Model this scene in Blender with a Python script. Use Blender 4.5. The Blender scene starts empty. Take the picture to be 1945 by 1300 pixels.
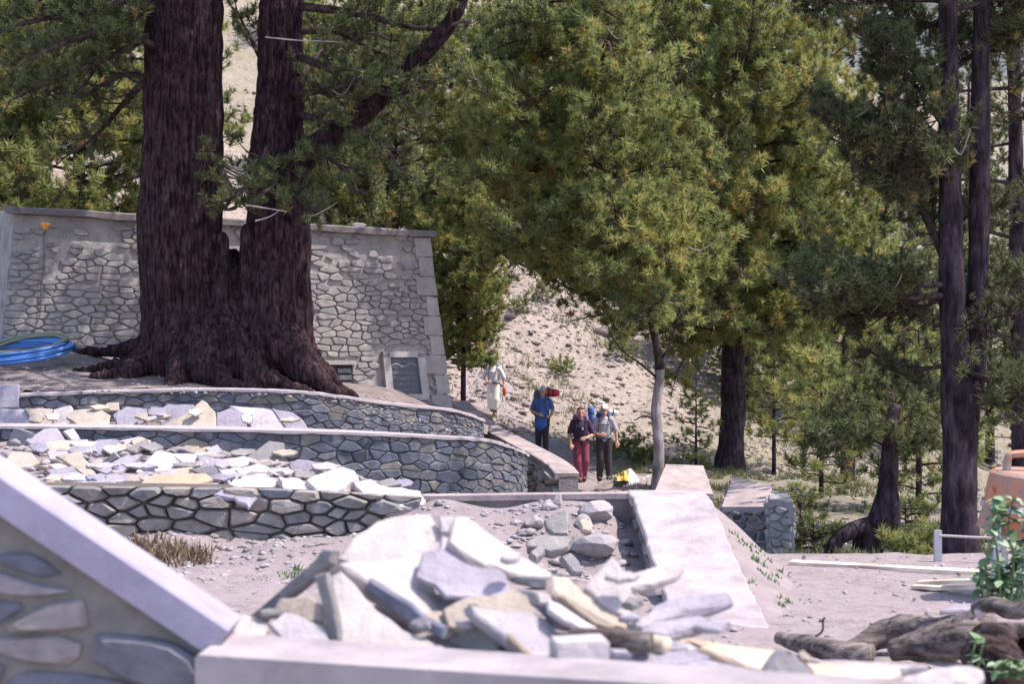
import bpy, bmesh, math, random
import numpy as np
from mathutils import Vector, Matrix

random.seed(7)
rng = np.random.default_rng(11)
SC = bpy.context.scene
COL = SC.collection

# ------------------------------------------------------------------ camera, light, exposure
FPX = 2971.0                                  # focal length in photo pixels (photo 1945 x 1300)
cam = bpy.data.cameras.new('camera')
cam.lens = 55.0; cam.sensor_width = 36.0; cam.clip_start = 0.1; cam.clip_end = 3000
cam.dof.use_dof = True; cam.dof.focus_distance = 27.0; cam.dof.aperture_fstop = 2.4
camo = bpy.data.objects.new('camera', cam); COL.objects.link(camo)
camo.location = (0, 0, 0); camo.rotation_euler = (math.radians(90), 0, 0)
SC.camera = camo

SUN = Vector((0.48, -0.03, 0.87)).normalized()
world = bpy.data.worlds.new('World'); SC.world = world; world.use_nodes = True
wn = world.node_tree.nodes; wl = world.node_tree.links
bgn = wn['Background']
sky = wn.new('ShaderNodeTexSky'); sky.sky_type = 'NISHITA'; sky.sun_disc = False
sky.sun_elevation = math.asin(SUN.z); sky.sun_rotation = math.atan2(SUN.x, SUN.y)
tint = wn.new('ShaderNodeMix'); tint.data_type = 'RGBA'; tint.blend_type = 'MULTIPLY'; tint.inputs[0].default_value = 1.0; tint.inputs[7].default_value = (1.0, .87, .88, 1)
wl.new(sky.outputs[0], tint.inputs[6]); wl.new(tint.outputs[2], bgn.inputs[0]); bgn.inputs[1].default_value = 0.15
sun = bpy.data.lights.new('sun', 'SUN'); sun.energy = 2.6; sun.angle = math.radians(0.5); sun.color = (1.0, 0.90, 0.83)
suno = bpy.data.objects.new('sun', sun); COL.objects.link(suno)
suno.rotation_euler = SUN.to_track_quat('Z', 'Y').to_euler()
SC.view_settings.view_transform = 'Standard'; SC.view_settings.look = 'None'
SC.view_settings.exposure = 1.58; SC.view_settings.gamma = 1.0
SC.view_settings.use_curve_mapping = False

# ------------------------------------------------------------------ helpers
def P(u, v, Y):                                # photo pixel + depth -> point in the scene
    return np.array((Y * (u - 972.5) / FPX, Y, -Y * (v - 650.0) / FPX))

def sm(a, b, x):
    t = np.clip((x - a) / (b - a), 0, 1); return t * t * (3 - 2 * t)

def sn(x, y, f, seed):                         # smooth cheap noise, about -1..1
    r = random.Random(seed); o = 0
    for k in range(5):
        a = r.uniform(0, 6.28); g = f * r.uniform(.6, 1.5)
        o = o + np.sin((x * math.cos(a) + y * math.sin(a)) * g * 6.28 + r.uniform(0, 6.28))
    return o / 2.6

WLOC = {}
def wloc(o):
    return WLOC.get(o.name, np.zeros(3))

def raw_mesh(name, v, f, mat=None, smooth=False):
    me = bpy.data.meshes.new(name)
    me.from_pydata([tuple(map(float, q)) for q in v], [], [tuple(int(i) for i in q) for q in f]); me.update()
    if mat: me.materials.append(mat)
    if smooth: me.polygons.foreach_set('use_smooth', np.ones(len(me.polygons), bool))
    return me

def link(name, me, parent=None, at=None):
    o = bpy.data.objects.new(name, me); COL.objects.link(o)
    if parent is not None:
        o.parent = parent
        WLOC[o.name] = wloc(parent)
        if at is not None: o.location = tuple(np.array(at) - wloc(parent)); WLOC[o.name] = np.array(at, float)
    else:
        a = np.zeros(3) if at is None else np.array(at, float)
        o.location = tuple(a); WLOC[o.name] = a
    return o

def obj(name, v, f, mat, parent=None, smooth=False, base=None):   # v in world space
    v = np.array(v, float)
    off = wloc(parent) if parent is not None else (np.zeros(3) if base is None else np.array(base, float))
    return link(name, raw_mesh(name, v - off, f, mat, smooth), parent, None if parent is not None else off)

def thing(name, label, cat, loc, group=None):
    o = bpy.data.objects.new(name, None); COL.objects.link(o); o.empty_display_size = .2
    o.location = tuple(map(float, loc)); WLOC[o.name] = np.array(loc, float)
    o['label'] = label; o['category'] = cat
    if group: o['group'] = group
    return o

def tag(o, label, cat, group=None):
    o['label'] = label; o['category'] = cat
    if group: o['group'] = group
    return o

def box(x0, x1, y0, y1, z0, z1):
    v = [(x, y, z) for z in (z0, z1) for y in (y0, y1) for x in (x0, x1)]
    return v, [(0, 2, 3, 1), (4, 5, 7, 6), (0, 1, 5, 4), (2, 6, 7, 3), (0, 4, 6, 2), (1, 3, 7, 5)]

def beam(a, b, w, h, up=(0, 0, 1)):            # box along a-b
    a = np.array(a, float); b = np.array(b, float); d = b - a; d /= np.linalg.norm(d)
    s = np.cross(d, up); s /= np.linalg.norm(s); n = np.cross(s, d)
    v = [p + s * i * w / 2 + n * j * h / 2 for p in (a, b) for j in (-1, 1) for i in (-1, 1)]
    return v, [(0, 1, 3, 2), (4, 6, 7, 5), (0, 4, 5, 1), (2, 3, 7, 6), (0, 2, 6, 4), (1, 5, 7, 3)]

def merge(parts):
    V = []; F = []; n = 0
    for v, f in parts:
        V += list(v); F += [tuple(i + n for i in q) for q in f]; n += len(v)
    return V, F

def smooth_path(pts, n):
    pts = np.array(pts, float); m = len(pts)
    out = []
    for t in np.linspace(0, m - 1, n):
        i = min(int(t), m - 2); q = t - i
        p0 = pts[max(i - 1, 0)]; p1 = pts[i]; p2 = pts[i + 1]; p3 = pts[min(i + 2, m - 1)]
        out.append(.5 * (2 * p1 + (p2 - p0) * q + (2 * p0 - 5 * p1 + 4 * p2 - p3) * q * q + (3 * p1 - p0 - 3 * p2 + p3) * q ** 3))
    return np.array(out)

def tube(pts, rad, seg=8, lump=0.0, seed=0, flat=1.0):
    pts = np.array(pts, float); n = len(pts); rad = np.broadcast_to(np.array(rad, float), (n,))
    r = np.random.default_rng(seed); V = []; F = []
    ph = r.uniform(0, 6.28, 3)
    ref = np.array((0.13, 0.3, 0.95))
    d0 = pts[-1] - pts[0]
    if abs(np.dot(d0 / (np.linalg.norm(d0) + 1e-9), ref)) > .9: ref = np.array((0.95, -.3, 0.1))
    for i in range(n):
        d = pts[min(i + 1, n - 1)] - pts[max(i - 1, 0)]; d = d / (np.linalg.norm(d) + 1e-9)
        s = np.cross(d, ref); s /= np.linalg.norm(s); t = np.cross(s, d)
        for k in range(seg):
            a = 2 * math.pi * k / seg
            q = rad[i] * (1 + lump * (math.sin(2 * a + ph[0] + i * .6) + .7 * math.sin(3 * a + ph[1] - i * .9) + .6 * r.normal()))
            V.append(pts[i] + q * (math.cos(a) * s + math.sin(a) * t * flat))
    for i in range(n - 1):
        for k in range(seg):
            k2 = (k + 1) % seg
            F.append((i * seg + k, i * seg + k2, (i + 1) * seg + k2, (i + 1) * seg + k))
    F.append(tuple(range(seg))[::-1]); F.append(tuple((n - 1) * seg + k for k in range(seg)))
    return V, F

def capsule(p0, p1, r0, r1, flat=1.0, seg=14, rings=5):
    p0 = np.array(p0, float); p1 = np.array(p1, float); d = p1 - p0; L = np.linalg.norm(d)
    d = d / L if L > 1e-6 else np.array((0, 0, 1.))
    ref = np.array((1., 0, 0)) if abs(d[0]) < .9 else np.array((0, 1., 0))
    s = np.cross(d, ref); s /= np.linalg.norm(s); t = np.cross(d, s)
    prof = [(-r0 * math.cos(a), r0 * math.sin(a), 0) for a in np.linspace(0.15, math.pi / 2, rings)] + \
           [(r1 * math.cos(a), r1 * math.sin(a), 1) for a in np.linspace(math.pi / 2, 0.15, rings)][::-1][::-1]
    V = []; F = []
    for (h, rr, e) in prof:
        c = (p1 if e else p0) + d * h
        for k in range(seg):
            a = 2 * math.pi * k / seg; off = rr * (math.cos(a) * s + math.sin(a) * t); off = off * np.array((1, flat, 1))
            V.append(c + off)
    n = len(prof)
    for i in range(n - 1):
        for k in range(seg):
            k2 = (k + 1) % seg; F.append((i * seg + k, i * seg + k2, (i + 1) * seg + k2, (i + 1) * seg + k))
    F.append(tuple(range(seg))[::-1]); F.append(tuple((n - 1) * seg + k for k in range(seg)))
    return V, F

def remeshed(name, parts, voxel, mat, smooth_it=3):     # union of closed shapes as one continuous skin
    v, f = merge(parts)
    me = raw_mesh(name + '_src', v, f)
    o = bpy.data.objects.new(name + '_src', me); COL.objects.link(o)
    bm = bmesh.new(); bm.from_mesh(me); bmesh.ops.recalc_face_normals(bm, faces=bm.faces); bm.to_mesh(me); bm.free()
    m = o.modifiers.new('r', 'REMESH'); m.mode = 'VOXEL'; m.voxel_size = voxel
    if smooth_it:
        s = o.modifiers.new('s', 'SMOOTH'); s.iterations = smooth_it; s.factor = .5
    dg = bpy.context.evaluated_depsgraph_get()
    out = bpy.data.meshes.new_from_object(o.evaluated_get(dg)); out.name = name
    bpy.data.objects.remove(o); bpy.data.meshes.remove(me)
    out.materials.clear(); out.materials.append(mat)
    out.polygons.foreach_set('use_smooth', np.ones(len(out.polygons), bool))
    return out

def verts_of(me):
    a = np.empty(len(me.vertices) * 3); me.vertices.foreach_get('co', a); return a.reshape(-1, 3)

def tri_mesh(name, tri, mat, attr=None):        # tri (n,3,3); attr (n,) float per face
    n = len(tri); me = bpy.data.meshes.new(name)
    me.vertices.add(n * 3); me.vertices.foreach_set('co', tri.reshape(-1).astype(np.float32))
    me.loops.add(n * 3); me.loops.foreach_set('vertex_index', np.arange(n * 3, dtype=np.int32))
    me.polygons.add(n); me.polygons.foreach_set('loop_start', np.arange(0, n * 3, 3, dtype=np.int32))
    try: me.polygons.foreach_set('loop_total', np.full(n, 3, dtype=np.int32))
    except Exception: pass
    if attr is not None:
        at = me.attributes.new('tint', 'FLOAT', 'FACE'); at.data.foreach_set('value', attr.astype(np.float32))
    me.materials.append(mat); me.update(calc_edges=True)
    return me

# ------------------------------------------------------------------ materials
def newmat(name):
    m = bpy.data.materials.new(name); m.use_nodes = True
    return m, m.node_tree.nodes, m.node_tree.links, m.node_tree.nodes['Principled BSDF']

def ramp(nodes, cols, pos=None, mode='LINEAR'):
    r = nodes.new('ShaderNodeValToRGB'); e = r.color_ramp.elements; r.color_ramp.interpolation = mode
    if len(cols) == 1: cols = list(cols) * 2
    n = len(cols); pos = pos or [i / max(n - 1, 1) for i in range(n)]
    while len(e) < n: e.new(.5)
    for i in range(n):
        e[i].position = pos[i]; e[i].color = (*cols[i], 1)
    return r

def mixc(nodes, links, mode, fac, a, b):
    m = nodes.new('ShaderNodeMix'); m.data_type = 'RGBA'; m.blend_type = mode
    for sock, x in ((m.inputs[0], fac), (m.inputs[6], a), (m.inputs[7], b)):
        if hasattr(x, 'links'): links.new(x, sock)
        elif isinstance(x, tuple): sock.default_value = (*x, 1)
        else: sock.default_value = x
    return m.outputs[2]

def noise(nodes, links, scale, detail=5, rough=.6, stretch=None, coord='Object'):
    tc = nodes.new('ShaderNodeTexCoord'); mp = nodes.new('ShaderNodeMapping'); links.new(tc.outputs[coord], mp.inputs[0])
    if stretch: mp.inputs['Scale'].default_value = stretch
    n = nodes.new('ShaderNodeTexNoise'); n.inputs['Scale'].default_value = scale
    n.inputs['Detail'].default_value = detail; n.inputs['Roughness'].default_value = rough
    links.new(mp.outputs[0], n.inputs['Vector']); return n.outputs['Fac']

def bump(nodes, links, b, h, strength, dist):
    n = nodes.new('ShaderNodeBump'); n.inputs['Strength'].default_value = strength; n.inputs['Distance'].default_value = dist
    links.new(h, n.inputs['Height']); links.new(n.outputs[0], b.inputs['Normal'])

def individual(nodes, links):                    # one random value per object and per loose piece
    oi = nodes.new('ShaderNodeObjectInfo'); ge = nodes.new('ShaderNodeNewGeometry')
    ad = nodes.new('ShaderNodeMath'); ad.operation = 'ADD'
    links.new(oi.outputs['Random'], ad.inputs[0]); links.new(ge.outputs['Random Per Island'], ad.inputs[1])
    fr = nodes.new('ShaderNodeMath'); fr.operation = 'FRACT'; links.new(ad.outputs[0], fr.inputs[0]); return fr.outputs[0]

def stone(name, cols, sc=6.0, mott=(.62, 1.15), bmp=.6, dist=.02, rough=.9, stain=None, stretch=None, fine=None):
    m, N, L, b = newmat(name)
    base = ramp(N, cols); L.new(individual(N, L), base.inputs[0])
    n1 = noise(N, L, sc, 6, .65, stretch)
    r1 = ramp(N, [(mott[0],) * 3, (mott[1],) * 3], [.3, .7]); L.new(n1, r1.inputs[0])
    c = mixc(N, L, 'MULTIPLY', 1.0, base.outputs[0], r1.outputs[0])
    if stain:
        n2 = noise(N, L, sc * .45, 4, .6, stretch); r2 = ramp(N, [(0,) * 3, (1,) * 3], [.55, .72]); L.new(n2, r2.inputs[0])
        c = mixc(N, L, 'MIX', r2.outputs[0], c, stain)
    L.new(c, b.inputs['Base Color']); b.inputs['Roughness'].default_value = rough
    b.inputs['Specular IOR Level'].default_value = .25
    n3 = noise(N, L, fine or sc * 4, 6, .7, stretch); bump(N, L, b, n3, bmp, dist)
    return m

def plain(name, col, rough=.7, var=.15, sc=12, metal=0, bmp=.15, dist=.01):
    m, N, L, b = newmat(name)
    n1 = noise(N, L, sc, 5, .6); r1 = ramp(N, [tuple(x * (1 - var) for x in col), tuple(min(1, x * (1 + var)) for x in col)], [.3, .7])
    L.new(n1, r1.inputs[0]); L.new(r1.outputs[0], b.inputs['Base Color'])
    b.inputs['Roughness'].default_value = rough; b.inputs['Metallic'].default_value = metal
    bump(N, L, b, n1, bmp, dist); return m

def foliage(name, cols, pos, trans=.35):
    m, N, L, b = newmat(name)
    at = N.new('ShaderNodeAttribute'); at.attribute_name = 'tint'
    r = ramp(N, cols, pos); L.new(at.outputs['Fac'], r.inputs[0])
    L.new(r.outputs[0], b.inputs['Base Color']); b.inputs['Roughness'].default_value = .55; b.inputs['Specular IOR Level'].default_value = .35
    t = N.new('ShaderNodeBsdfTranslucent'); L.new(r.outputs[0], t.inputs[0])
    mx = N.new('ShaderNodeMixShader'); mx.inputs[0].default_value = trans
    L.new(b.outputs[0], mx.inputs[1]); L.new(t.outputs[0], mx.inputs[2]); L.new(mx.outputs[0], N['Material Output'].inputs[0])
    return m

def bark(name, c0, c1, sc=5, st=(1, 1, .14), bmp=1.0, dist=.05):
    m, N, L, b = newmat(name)
    n1 = noise(N, L, sc, 7, .7, st); n2 = noise(N, L, sc * .3, 3, .5)
    r1 = ramp(N, [c0, c1], [.40, .64]); L.new(n1, r1.inputs[0])
    r2 = ramp(N, [(.55,) * 3, (1.25,) * 3], [.35, .65]); L.new(n2, r2.inputs[0])
    L.new(mixc(N, L, 'MULTIPLY', 1.0, r1.outputs[0], r2.outputs[0]), b.inputs['Base Color'])
    b.inputs['Roughness'].default_value = .95; b.inputs['Specular IOR Level'].default_value = .15
    bump(N, L, b, n1, bmp, dist); return m

M = {}
M['slab_white'] = stone('pale_flagstone', [(.48, .44, .46), (.60, .555, .56), (.40, .375, .41), (.55, .49, .46), (.45, .41, .40)], 3.0, (.60, 1.14), .9, .025, .75, (.50, .40, .30), fine=22)
M['slab_lav'] = stone('lavender_flagstone', [(.34, .31, .37), (.41, .38, .43), (.30, .285, .34)], 3.0, (.60, 1.14), .9, .025, .75, fine=22)
M['slab_tan'] = stone('tan_flagstone', [(.50, .42, .33), (.44, .38, .32), (.54, .46, .38)], 3.0, (.60, 1.14), .9, .025, .8, (.36, .28, .2), fine=22)
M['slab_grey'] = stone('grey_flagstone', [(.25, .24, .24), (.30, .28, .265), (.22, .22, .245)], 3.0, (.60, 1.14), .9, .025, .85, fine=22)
M['slab_blue'] = stone('shade_blue_edge', [(.15, .155, .20), (.18, .18, .23)], 5, (.6, 1.2), .8, .02, .85, fine=22)  # shade of a slab edge as colour, for an added strip
M['slab_brown'] = stone('shade_brown_edge', [(.30, .25, .19), (.26, .21, .165)], 5, (.6, 1.2), .8, .02, .85, fine=22)  # colour of the added strips that paint shaded slab edges
M['slab_orange'] = stone('orange_flagstone', [(.50, .33, .22), (.46, .33, .23)], 3.5, (.75, 1.1), .5, .012, .8, fine=22)
M['rock_white'] = stone('broken_white_stone', [(.58, .52, .50), (.64, .58, .56)], 6, (.75, 1.1), .8, .03, .85, (.5, .38, .34), fine=20)
M['dark_stone'] = stone('blue_grey_stone', [(.085, .095, .128), (.12, .13, .165), (.165, .168, .185), (.068, .076, .10), (.21, .19, .17), (.10, .112, .15)], 7, (.6, 1.25), .7, .02, .85, (.27, .26, .25))
M['brown_stone'] = stone('brown_grey_stone', [(.20, .19, .19), (.26, .24, .22), (.16, .17, .19), (.30, .265, .235), (.22, .21, .215)], 6, (.6, 1.2), .7, .02, .9, (.3, .25, .2))
M['house_stone'] = stone('grey_house_stone', [(.25, .238, .235), (.31, .288, .275), (.205, .20, .21), (.345, .32, .30), (.275, .26, .255)], 6, (.65, 1.2), .7, .02, .9, (.32, .30, .28))
M['quoin'] = stone('corner_stone', [(.31, .295, .28), (.37, .345, .32)], 5, (.75, 1.12), .6, .02, .9)
M['near_stone'] = stone('rounded_wall_stone', [(.12, .125, .16), (.19, .195, .235), (.25, .225, .20), (.29, .265, .31), (.15, .155, .19), (.31, .275, .26)], 9, (.7, 1.2), .6, .012, .85)
M['mortar'] = stone('grey_mortar', [(.345, .325, .31)], 3.2, (.6, 1.2), 1.0, .05, .95, (.33, .31, .29))
M['near_mortar'] = stone('brown_mortar', [(.22, .205, .19)], 9, (.75, 1.15), .7, .01, .95)
M['joint'] = stone('dark_joint_soil', [(.13, .12, .12)], 8, (.6, 1.2), .6, .02, .95)
M['concrete'] = stone('pale_concrete', [(.44, .39, .40)], 2.4, (.58, 1.12), .9, .02, .9, (.40, .36, .36), fine=40)
M['dark_cap'] = stone('shade_dark_cap', [(.17, .155, .155)], 4, (.6, 1.25), .9, .03, .95, (.09, .08, .08))  # dark colour takes in the shading under the cornice
M['pink'] = stone('pinkish_stone_cap', [(.36, .30, .29)], 3, (.6, 1.2), .9, .03, .95, (.25, .21, .20), fine=9)
M['joint_brown'] = stone('brown_joint_soil', [(.12, .10, .088)], 8, (.6, 1.2), .6, .02, .95)
M['cap'] = stone('mortar_cap', [(.38, .34, .35)], 5, (.8, 1.08), .6, .015, .92)
M['coping'] = stone('lavender_concrete_coping', [(.32, .295, .38)], 3, (.74, 1.1), .6, .01, .85, fine=40)
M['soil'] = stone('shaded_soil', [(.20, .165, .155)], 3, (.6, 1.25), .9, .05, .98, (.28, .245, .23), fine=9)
M['earth'] = stone('grey_earth', [(.265, .225, .225)], 2.5, (.72, 1.12), .8, .03, .98, (.255, .205, .19), fine=14)
M['rubble'] = stone('loose_rubble', [(.27, .24, .235), (.36, .325, .325), (.19, .17, .17), (.45, .41, .41)], 8, (.7, 1.15), .6, .02, .95)
M['scree'] = stone('scree_rock', [(.32, .27, .24), (.44, .385, .36), (.23, .20, .185), (.36, .29, .25), (.18, .16, .155)], 3, (.7, 1.12), .6, .03, .95)
M['boulder'] = stone('pale_boulder', [(.36, .325, .33), (.42, .38, .38), (.32, .295, .30)], 4, (.7, 1.12), .9, .04, .9, (.38, .33, .31), fine=13)
M['bark_old'] = bark('old_red_bark', (.016, .007, .0095), (.105, .062, .070), 20, (1, 1, .17), 1.0, .12)
M['bark_dark'] = bark('dark_purple_bark', (.022, .015, .020), (.085, .062, .076), 12, (1, 1, .22), 1.0, .05)
M['bark_pale'] = bark('pale_dead_bark', (.18, .155, .155), (.40, .36, .36), 9, (1, 1, .3), .8, .02)
M['twig'] = plain('bleached_twig', (.27, .24, .235), .9, .2)
M['limb'] = bark('limb_bark', (.038, .026, .026), (.10, .075, .07), 9, (1, 1, 1), .8, .02)
M['log'] = bark('weathered_log', (.085, .066, .058), (.34, .295, .275), 9, (.22, 2.2, 2.2), 1.0, .05)
M['log_dark'] = bark('rotten_dark_wood', (.035, .022, .024), (.12, .085, .08), 9, (.6, .6, .6), 1.0, .03)
M['timber'] = bark('sawn_timber', (.50, .42, .34), (.62, .53, .44), 7, (.15, 2, 2), .3, .005)
M['plank'] = bark('yellow_plank', (.56, .46, .35), (.66, .56, .45), 7, (.2, 2, 2), .3, .005)
G = [(.085, .100, .046), (.190, .225, .078), (.285, .325, .108), (.345, .345, .11), (.44, .33, .10), (.46, .23, .10)]
M['needles'] = foliage('pine_needles', G, [0, .35, .7, .9, .965, 1.0], .45)
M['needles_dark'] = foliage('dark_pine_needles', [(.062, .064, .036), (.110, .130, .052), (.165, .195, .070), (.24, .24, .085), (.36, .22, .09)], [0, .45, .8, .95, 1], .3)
M['needles_far'] = foliage('far_pine_needles', [(.08, .095, .05), (.14, .165, .068), (.20, .22, .09), (.26, .25, .11)], [0, .4, .8, 1], .35)
M['leaf'] = foliage('broad_leaf', [(.09, .16, .06), (.14, .22, .10), (.22, .30, .17)], [0, .5, 1], .4)
M['leaf_obj'] = plain('green_leaf', (.10, .175, .07), .7, .25, 20)
M['leaf_pale'] = plain('pale_green_leaf', (.20, .28, .17), .65, .2, 20)
M['grass'] = foliage('grass_blades', [(.08, .105, .04), (.13, .15, .06), (.24, .21, .11)], [0, .6, 1], .35)
M['straw'] = foliage('dry_stalks', [(.11, .075, .05), (.20, .14, .09), (.33, .26, .18)], [0, .6, 1], .2)
M['skin'] = plain('skin', (.46, .25, .17), .55, .08)
M['metal'] = plain('grey_steel', (.42, .42, .45), .5, .1, 20, .4)
M['hose_blue'] = plain('blue_hose', (.05, .16, .42), .4, .15)
M['hose_green'] = plain('olive_hose', (.16, .19, .12), .5, .15)
M['frame'] = stone('window_surround', [(.40, .37, .36)], 5, (.85, 1.05), .4, .01, .85)
M['louvre'] = plain('blue_grey_louvre', (.095, .10, .125), .6, .15)
M['shade_black'] = plain('niche_shade_strap_black', (.02, .018, .02), .9, .1)  # paints the shade in the niche; also the black bedroll straps
M['lamp'] = plain('amber_lampshade', (.75, .34, .07), .35, .08)
M['lampmetal'] = plain('dark_lamp_metal', (.10, .08, .08), .5, .1)

def rust(name):
    m, N, L, b = newmat(name)
    n1 = noise(N, L, 5, 6, .65); r1 = ramp(N, [(.46, .155, .075), (.40, .19, .12), (.25, .18, .15), (.34, .27, .24)], [.36, .48, .56, .75]); L.new(n1, r1.inputs[0])
    L.new(r1.outputs[0], b.inputs['Base Color']); b.inputs['Roughness'].default_value = .65; bump(N, L, b, n1, .3, .01); return m
M['orange'] = rust('worn_orange_paint')

def terrain_mat():
    m, N, L, b = newmat('hillside_ground')
    a1 = N.new('ShaderNodeAttribute'); a1.attribute_name = 'grass'
    a2 = N.new('ShaderNodeAttribute'); a2.attribute_name = 'scree'
    n1 = noise(N, L, .9, 8, .7); n2 = noise(N, L, 5, 8, .7); n3 = noise(N, L, .25, 4, .6)
    dirt = ramp(N, [(.19, .155, .155), (.285, .245, .245), (.235, .195, .19)], [.3, .55, .75]); L.new(n2, dirt.inputs[0])
    scr = ramp(N, [(.14, .11, .092), (.255, .21, .18), (.34, .29, .26), (.19, .165, .15)], [.3, .45, .6, .75]); L.new(n2, scr.inputs[0])
    gr = ramp(N, [(.08, .085, .038), (.135, .135, .06), (.22, .185, .115)], [.3, .55, .75]); L.new(n2, gr.inputs[0])
    c = mixc(N, L, 'MIX', a2.outputs['Fac'], dirt.outputs[0], scr.outputs[0])
    mu = N.new('ShaderNodeMath'); mu.operation = 'MULTIPLY_ADD'; L.new(n1, mu.inputs[0]); mu.inputs[1].default_value = 2.2; mu.inputs[2].default_value = -1.1
    ad = N.new('ShaderNodeMath'); ad.operation = 'ADD'; ad.use_clamp = True; L.new(mu.outputs[0], ad.inputs[0]); L.new(a1.outputs['Fac'], ad.inputs[1])
    ml = N.new('ShaderNodeMath'); ml.operation = 'MULTIPLY'; L.new(ad.outputs[0], ml.inputs[0]); L.new(a1.outputs['Fac'], ml.inputs[1]); ml.use_clamp = True
    c = mixc(N, L, 'MIX', ml.outputs[0], c, gr.outputs[0])
    L.new(c, b.inputs['Base Color']); b.inputs['Roughness'].default_value = .97; b.inputs['Specular IOR Level'].default_value = .15
    bump(N, L, b, n2, .9, .06); return m
M['terrain'] = terrain_mat()

# ------------------------------------------------------------------ terrain
HY = [-20, 17, 18.5, 20, 24, 36, 42, 48, 54, 62, 72, 100, 130, 170, 200, 260]
HZ = [-2.3, -2.3, -2.55, -2.9, -3.2, -3.22, -2.82, -2.68, -1.3, 1.0, 4.0, 16, 27, 38, 44, 48]
CY = [-20, 36, 42, 50, 62, 100, 260]
CC = [0, 0, -.13, -.25, -.33, -.30, -.22]
def H(x, y, rough=True):
    x = np.asarray(x, float); y = np.asarray(y, float)
    z = np.interp(y, HY, HZ) + np.interp(y, CY, CC) * (np.clip(x, -45, 45) - 1.0)
    z = z - .35 * np.clip(x - 8.5, 0, 40) * sm(15, 19, y) * (1 - sm(34, 60, y))
    z = z + .40 * np.exp(-((x - 2.75) ** 2 + (y - 33.75) ** 2) / .55)
    if rough:
        k = sm(46, 60, y)
        z = z + sn(x, y, .09, 1) * .35 * k + sn(x, y, .33, 2) * .16 * k + sn(x, y, 1.0, 5) * (.02 + .06 * sm(18, 50, y))
        z = z + sn(x, y, .02, 3) * 1.2 * sm(75, 110, y)
    return z

gx = np.unique(np.concatenate([np.linspace(-120, -16, 42), np.arange(-16, 16, .36), np.linspace(16, 120, 42)]))
gy = np.unique(np.concatenate([np.linspace(-20, 4, 12), np.arange(4, 70, .36), np.linspace(70, 260, 100)]))
X, Yg = np.meshgrid(gx, gy); Z = H(X, Yg)
nx = len(gx); ny = len(gy)
V = np.stack([X, Yg, Z], -1).reshape(-1, 3)
idx = np.arange(nx * ny).reshape(ny, nx)
F = np.stack([idx[:-1, :-1], idx[:-1, 1:], idx[1:, 1:], idx[1:, :-1]], -1).reshape(-1, 4)
ter = obj('ground', V, F, M['terrain'], smooth=True); ter['kind'] = 'structure'
xx, yy = V[:, 0], V[:, 1]
PATH = [(-.57, 54), (-.57, 48), (.1, 44), (.84, 40), (1.5, 36.5), (2.0, 33), (2.2, 29)]
pd = np.full(len(V), 99.)
pp = smooth_path(PATH, 60)
for q in pp: pd = np.minimum(pd, np.hypot(xx - q[0], yy - q[1]))
pathm = 1 - sm(.7, 1.5, pd)
scree = sm(44, 50, yy) * (1 - sm(8, 16, xx) * .6)
u_ = 972 + FPX * xx / np.maximum(yy, 1); 
grass = sm(18, 22, yy) * (.75 - .45 * sm(46, 54, yy) * (1 - sm(3, 9, xx))) * (1 - pathm)
grass = np.where(yy > 72, .68, grass)
me = ter.data
for nm, val in (('grass', grass), ('scree', np.maximum(scree * (1 - pathm), 0))):
    a = me.attributes.new(nm, 'FLOAT', 'POINT'); a.data.foreach_set('value', val.astype(np.float32))

# far mountainside seen through the gaps
mx = np.linspace(-420, 520, 90); my = np.linspace(300, 900, 50)
Xm, Ym = np.meshgrid(mx, my)
Zm = -70 + (Ym - 300) * .75 + sn(Xm, Ym, .004, 21) * 30 + sn(Xm, Ym, .015, 22) * 9 + sn(Xm, Ym, .05, 23) * 3
idm = np.arange(90 * 50).reshape(50, 90)
mm, N_, L_, b_ = newmat('mountain_rock')
n1 = noise(N_, L_, .03, 8, .7); r1 = ramp(N_, [(.07, .085, .07), (.11, .125, .115), (.16, .17, .165), (.085, .10, .09)], [.3, .45, .6, .75]); L_.new(n1, r1.inputs[0]); L_.new(r1.outputs[0], b_.inputs['Base Color']); b_.inputs['Roughness'].default_value = 1
mo = obj('mountain', np.stack([Xm, Ym, Zm], -1).reshape(-1, 3), np.stack([idm[:-1, :-1], idm[:-1, 1:], idm[1:, 1:], idm[1:, :-1]], -1).reshape(-1, 4), mm, smooth=True)
mo['kind'] = 'structure'

# ------------------------------------------------------------------ masonry
def clip(poly, p, n):                            # keep side where (q-p).n <= 0
    out = []; m = len(poly)
    for i in range(m):
        a = poly[i]; b = poly[(i + 1) % m]; da = (a[0] - p[0]) * n[0] + (a[1] - p[1]) * n[1]; db = (b[0] - p[0]) * n[0] + (b[1] - p[1]) * n[1]
        if da <= 0: out.append(a)
        if da * db < 0:
            t = da / (da - db); out.append((a[0] + t * (b[0] - a[0]), a[1] + t * (b[1] - a[1])))
    return out

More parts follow.
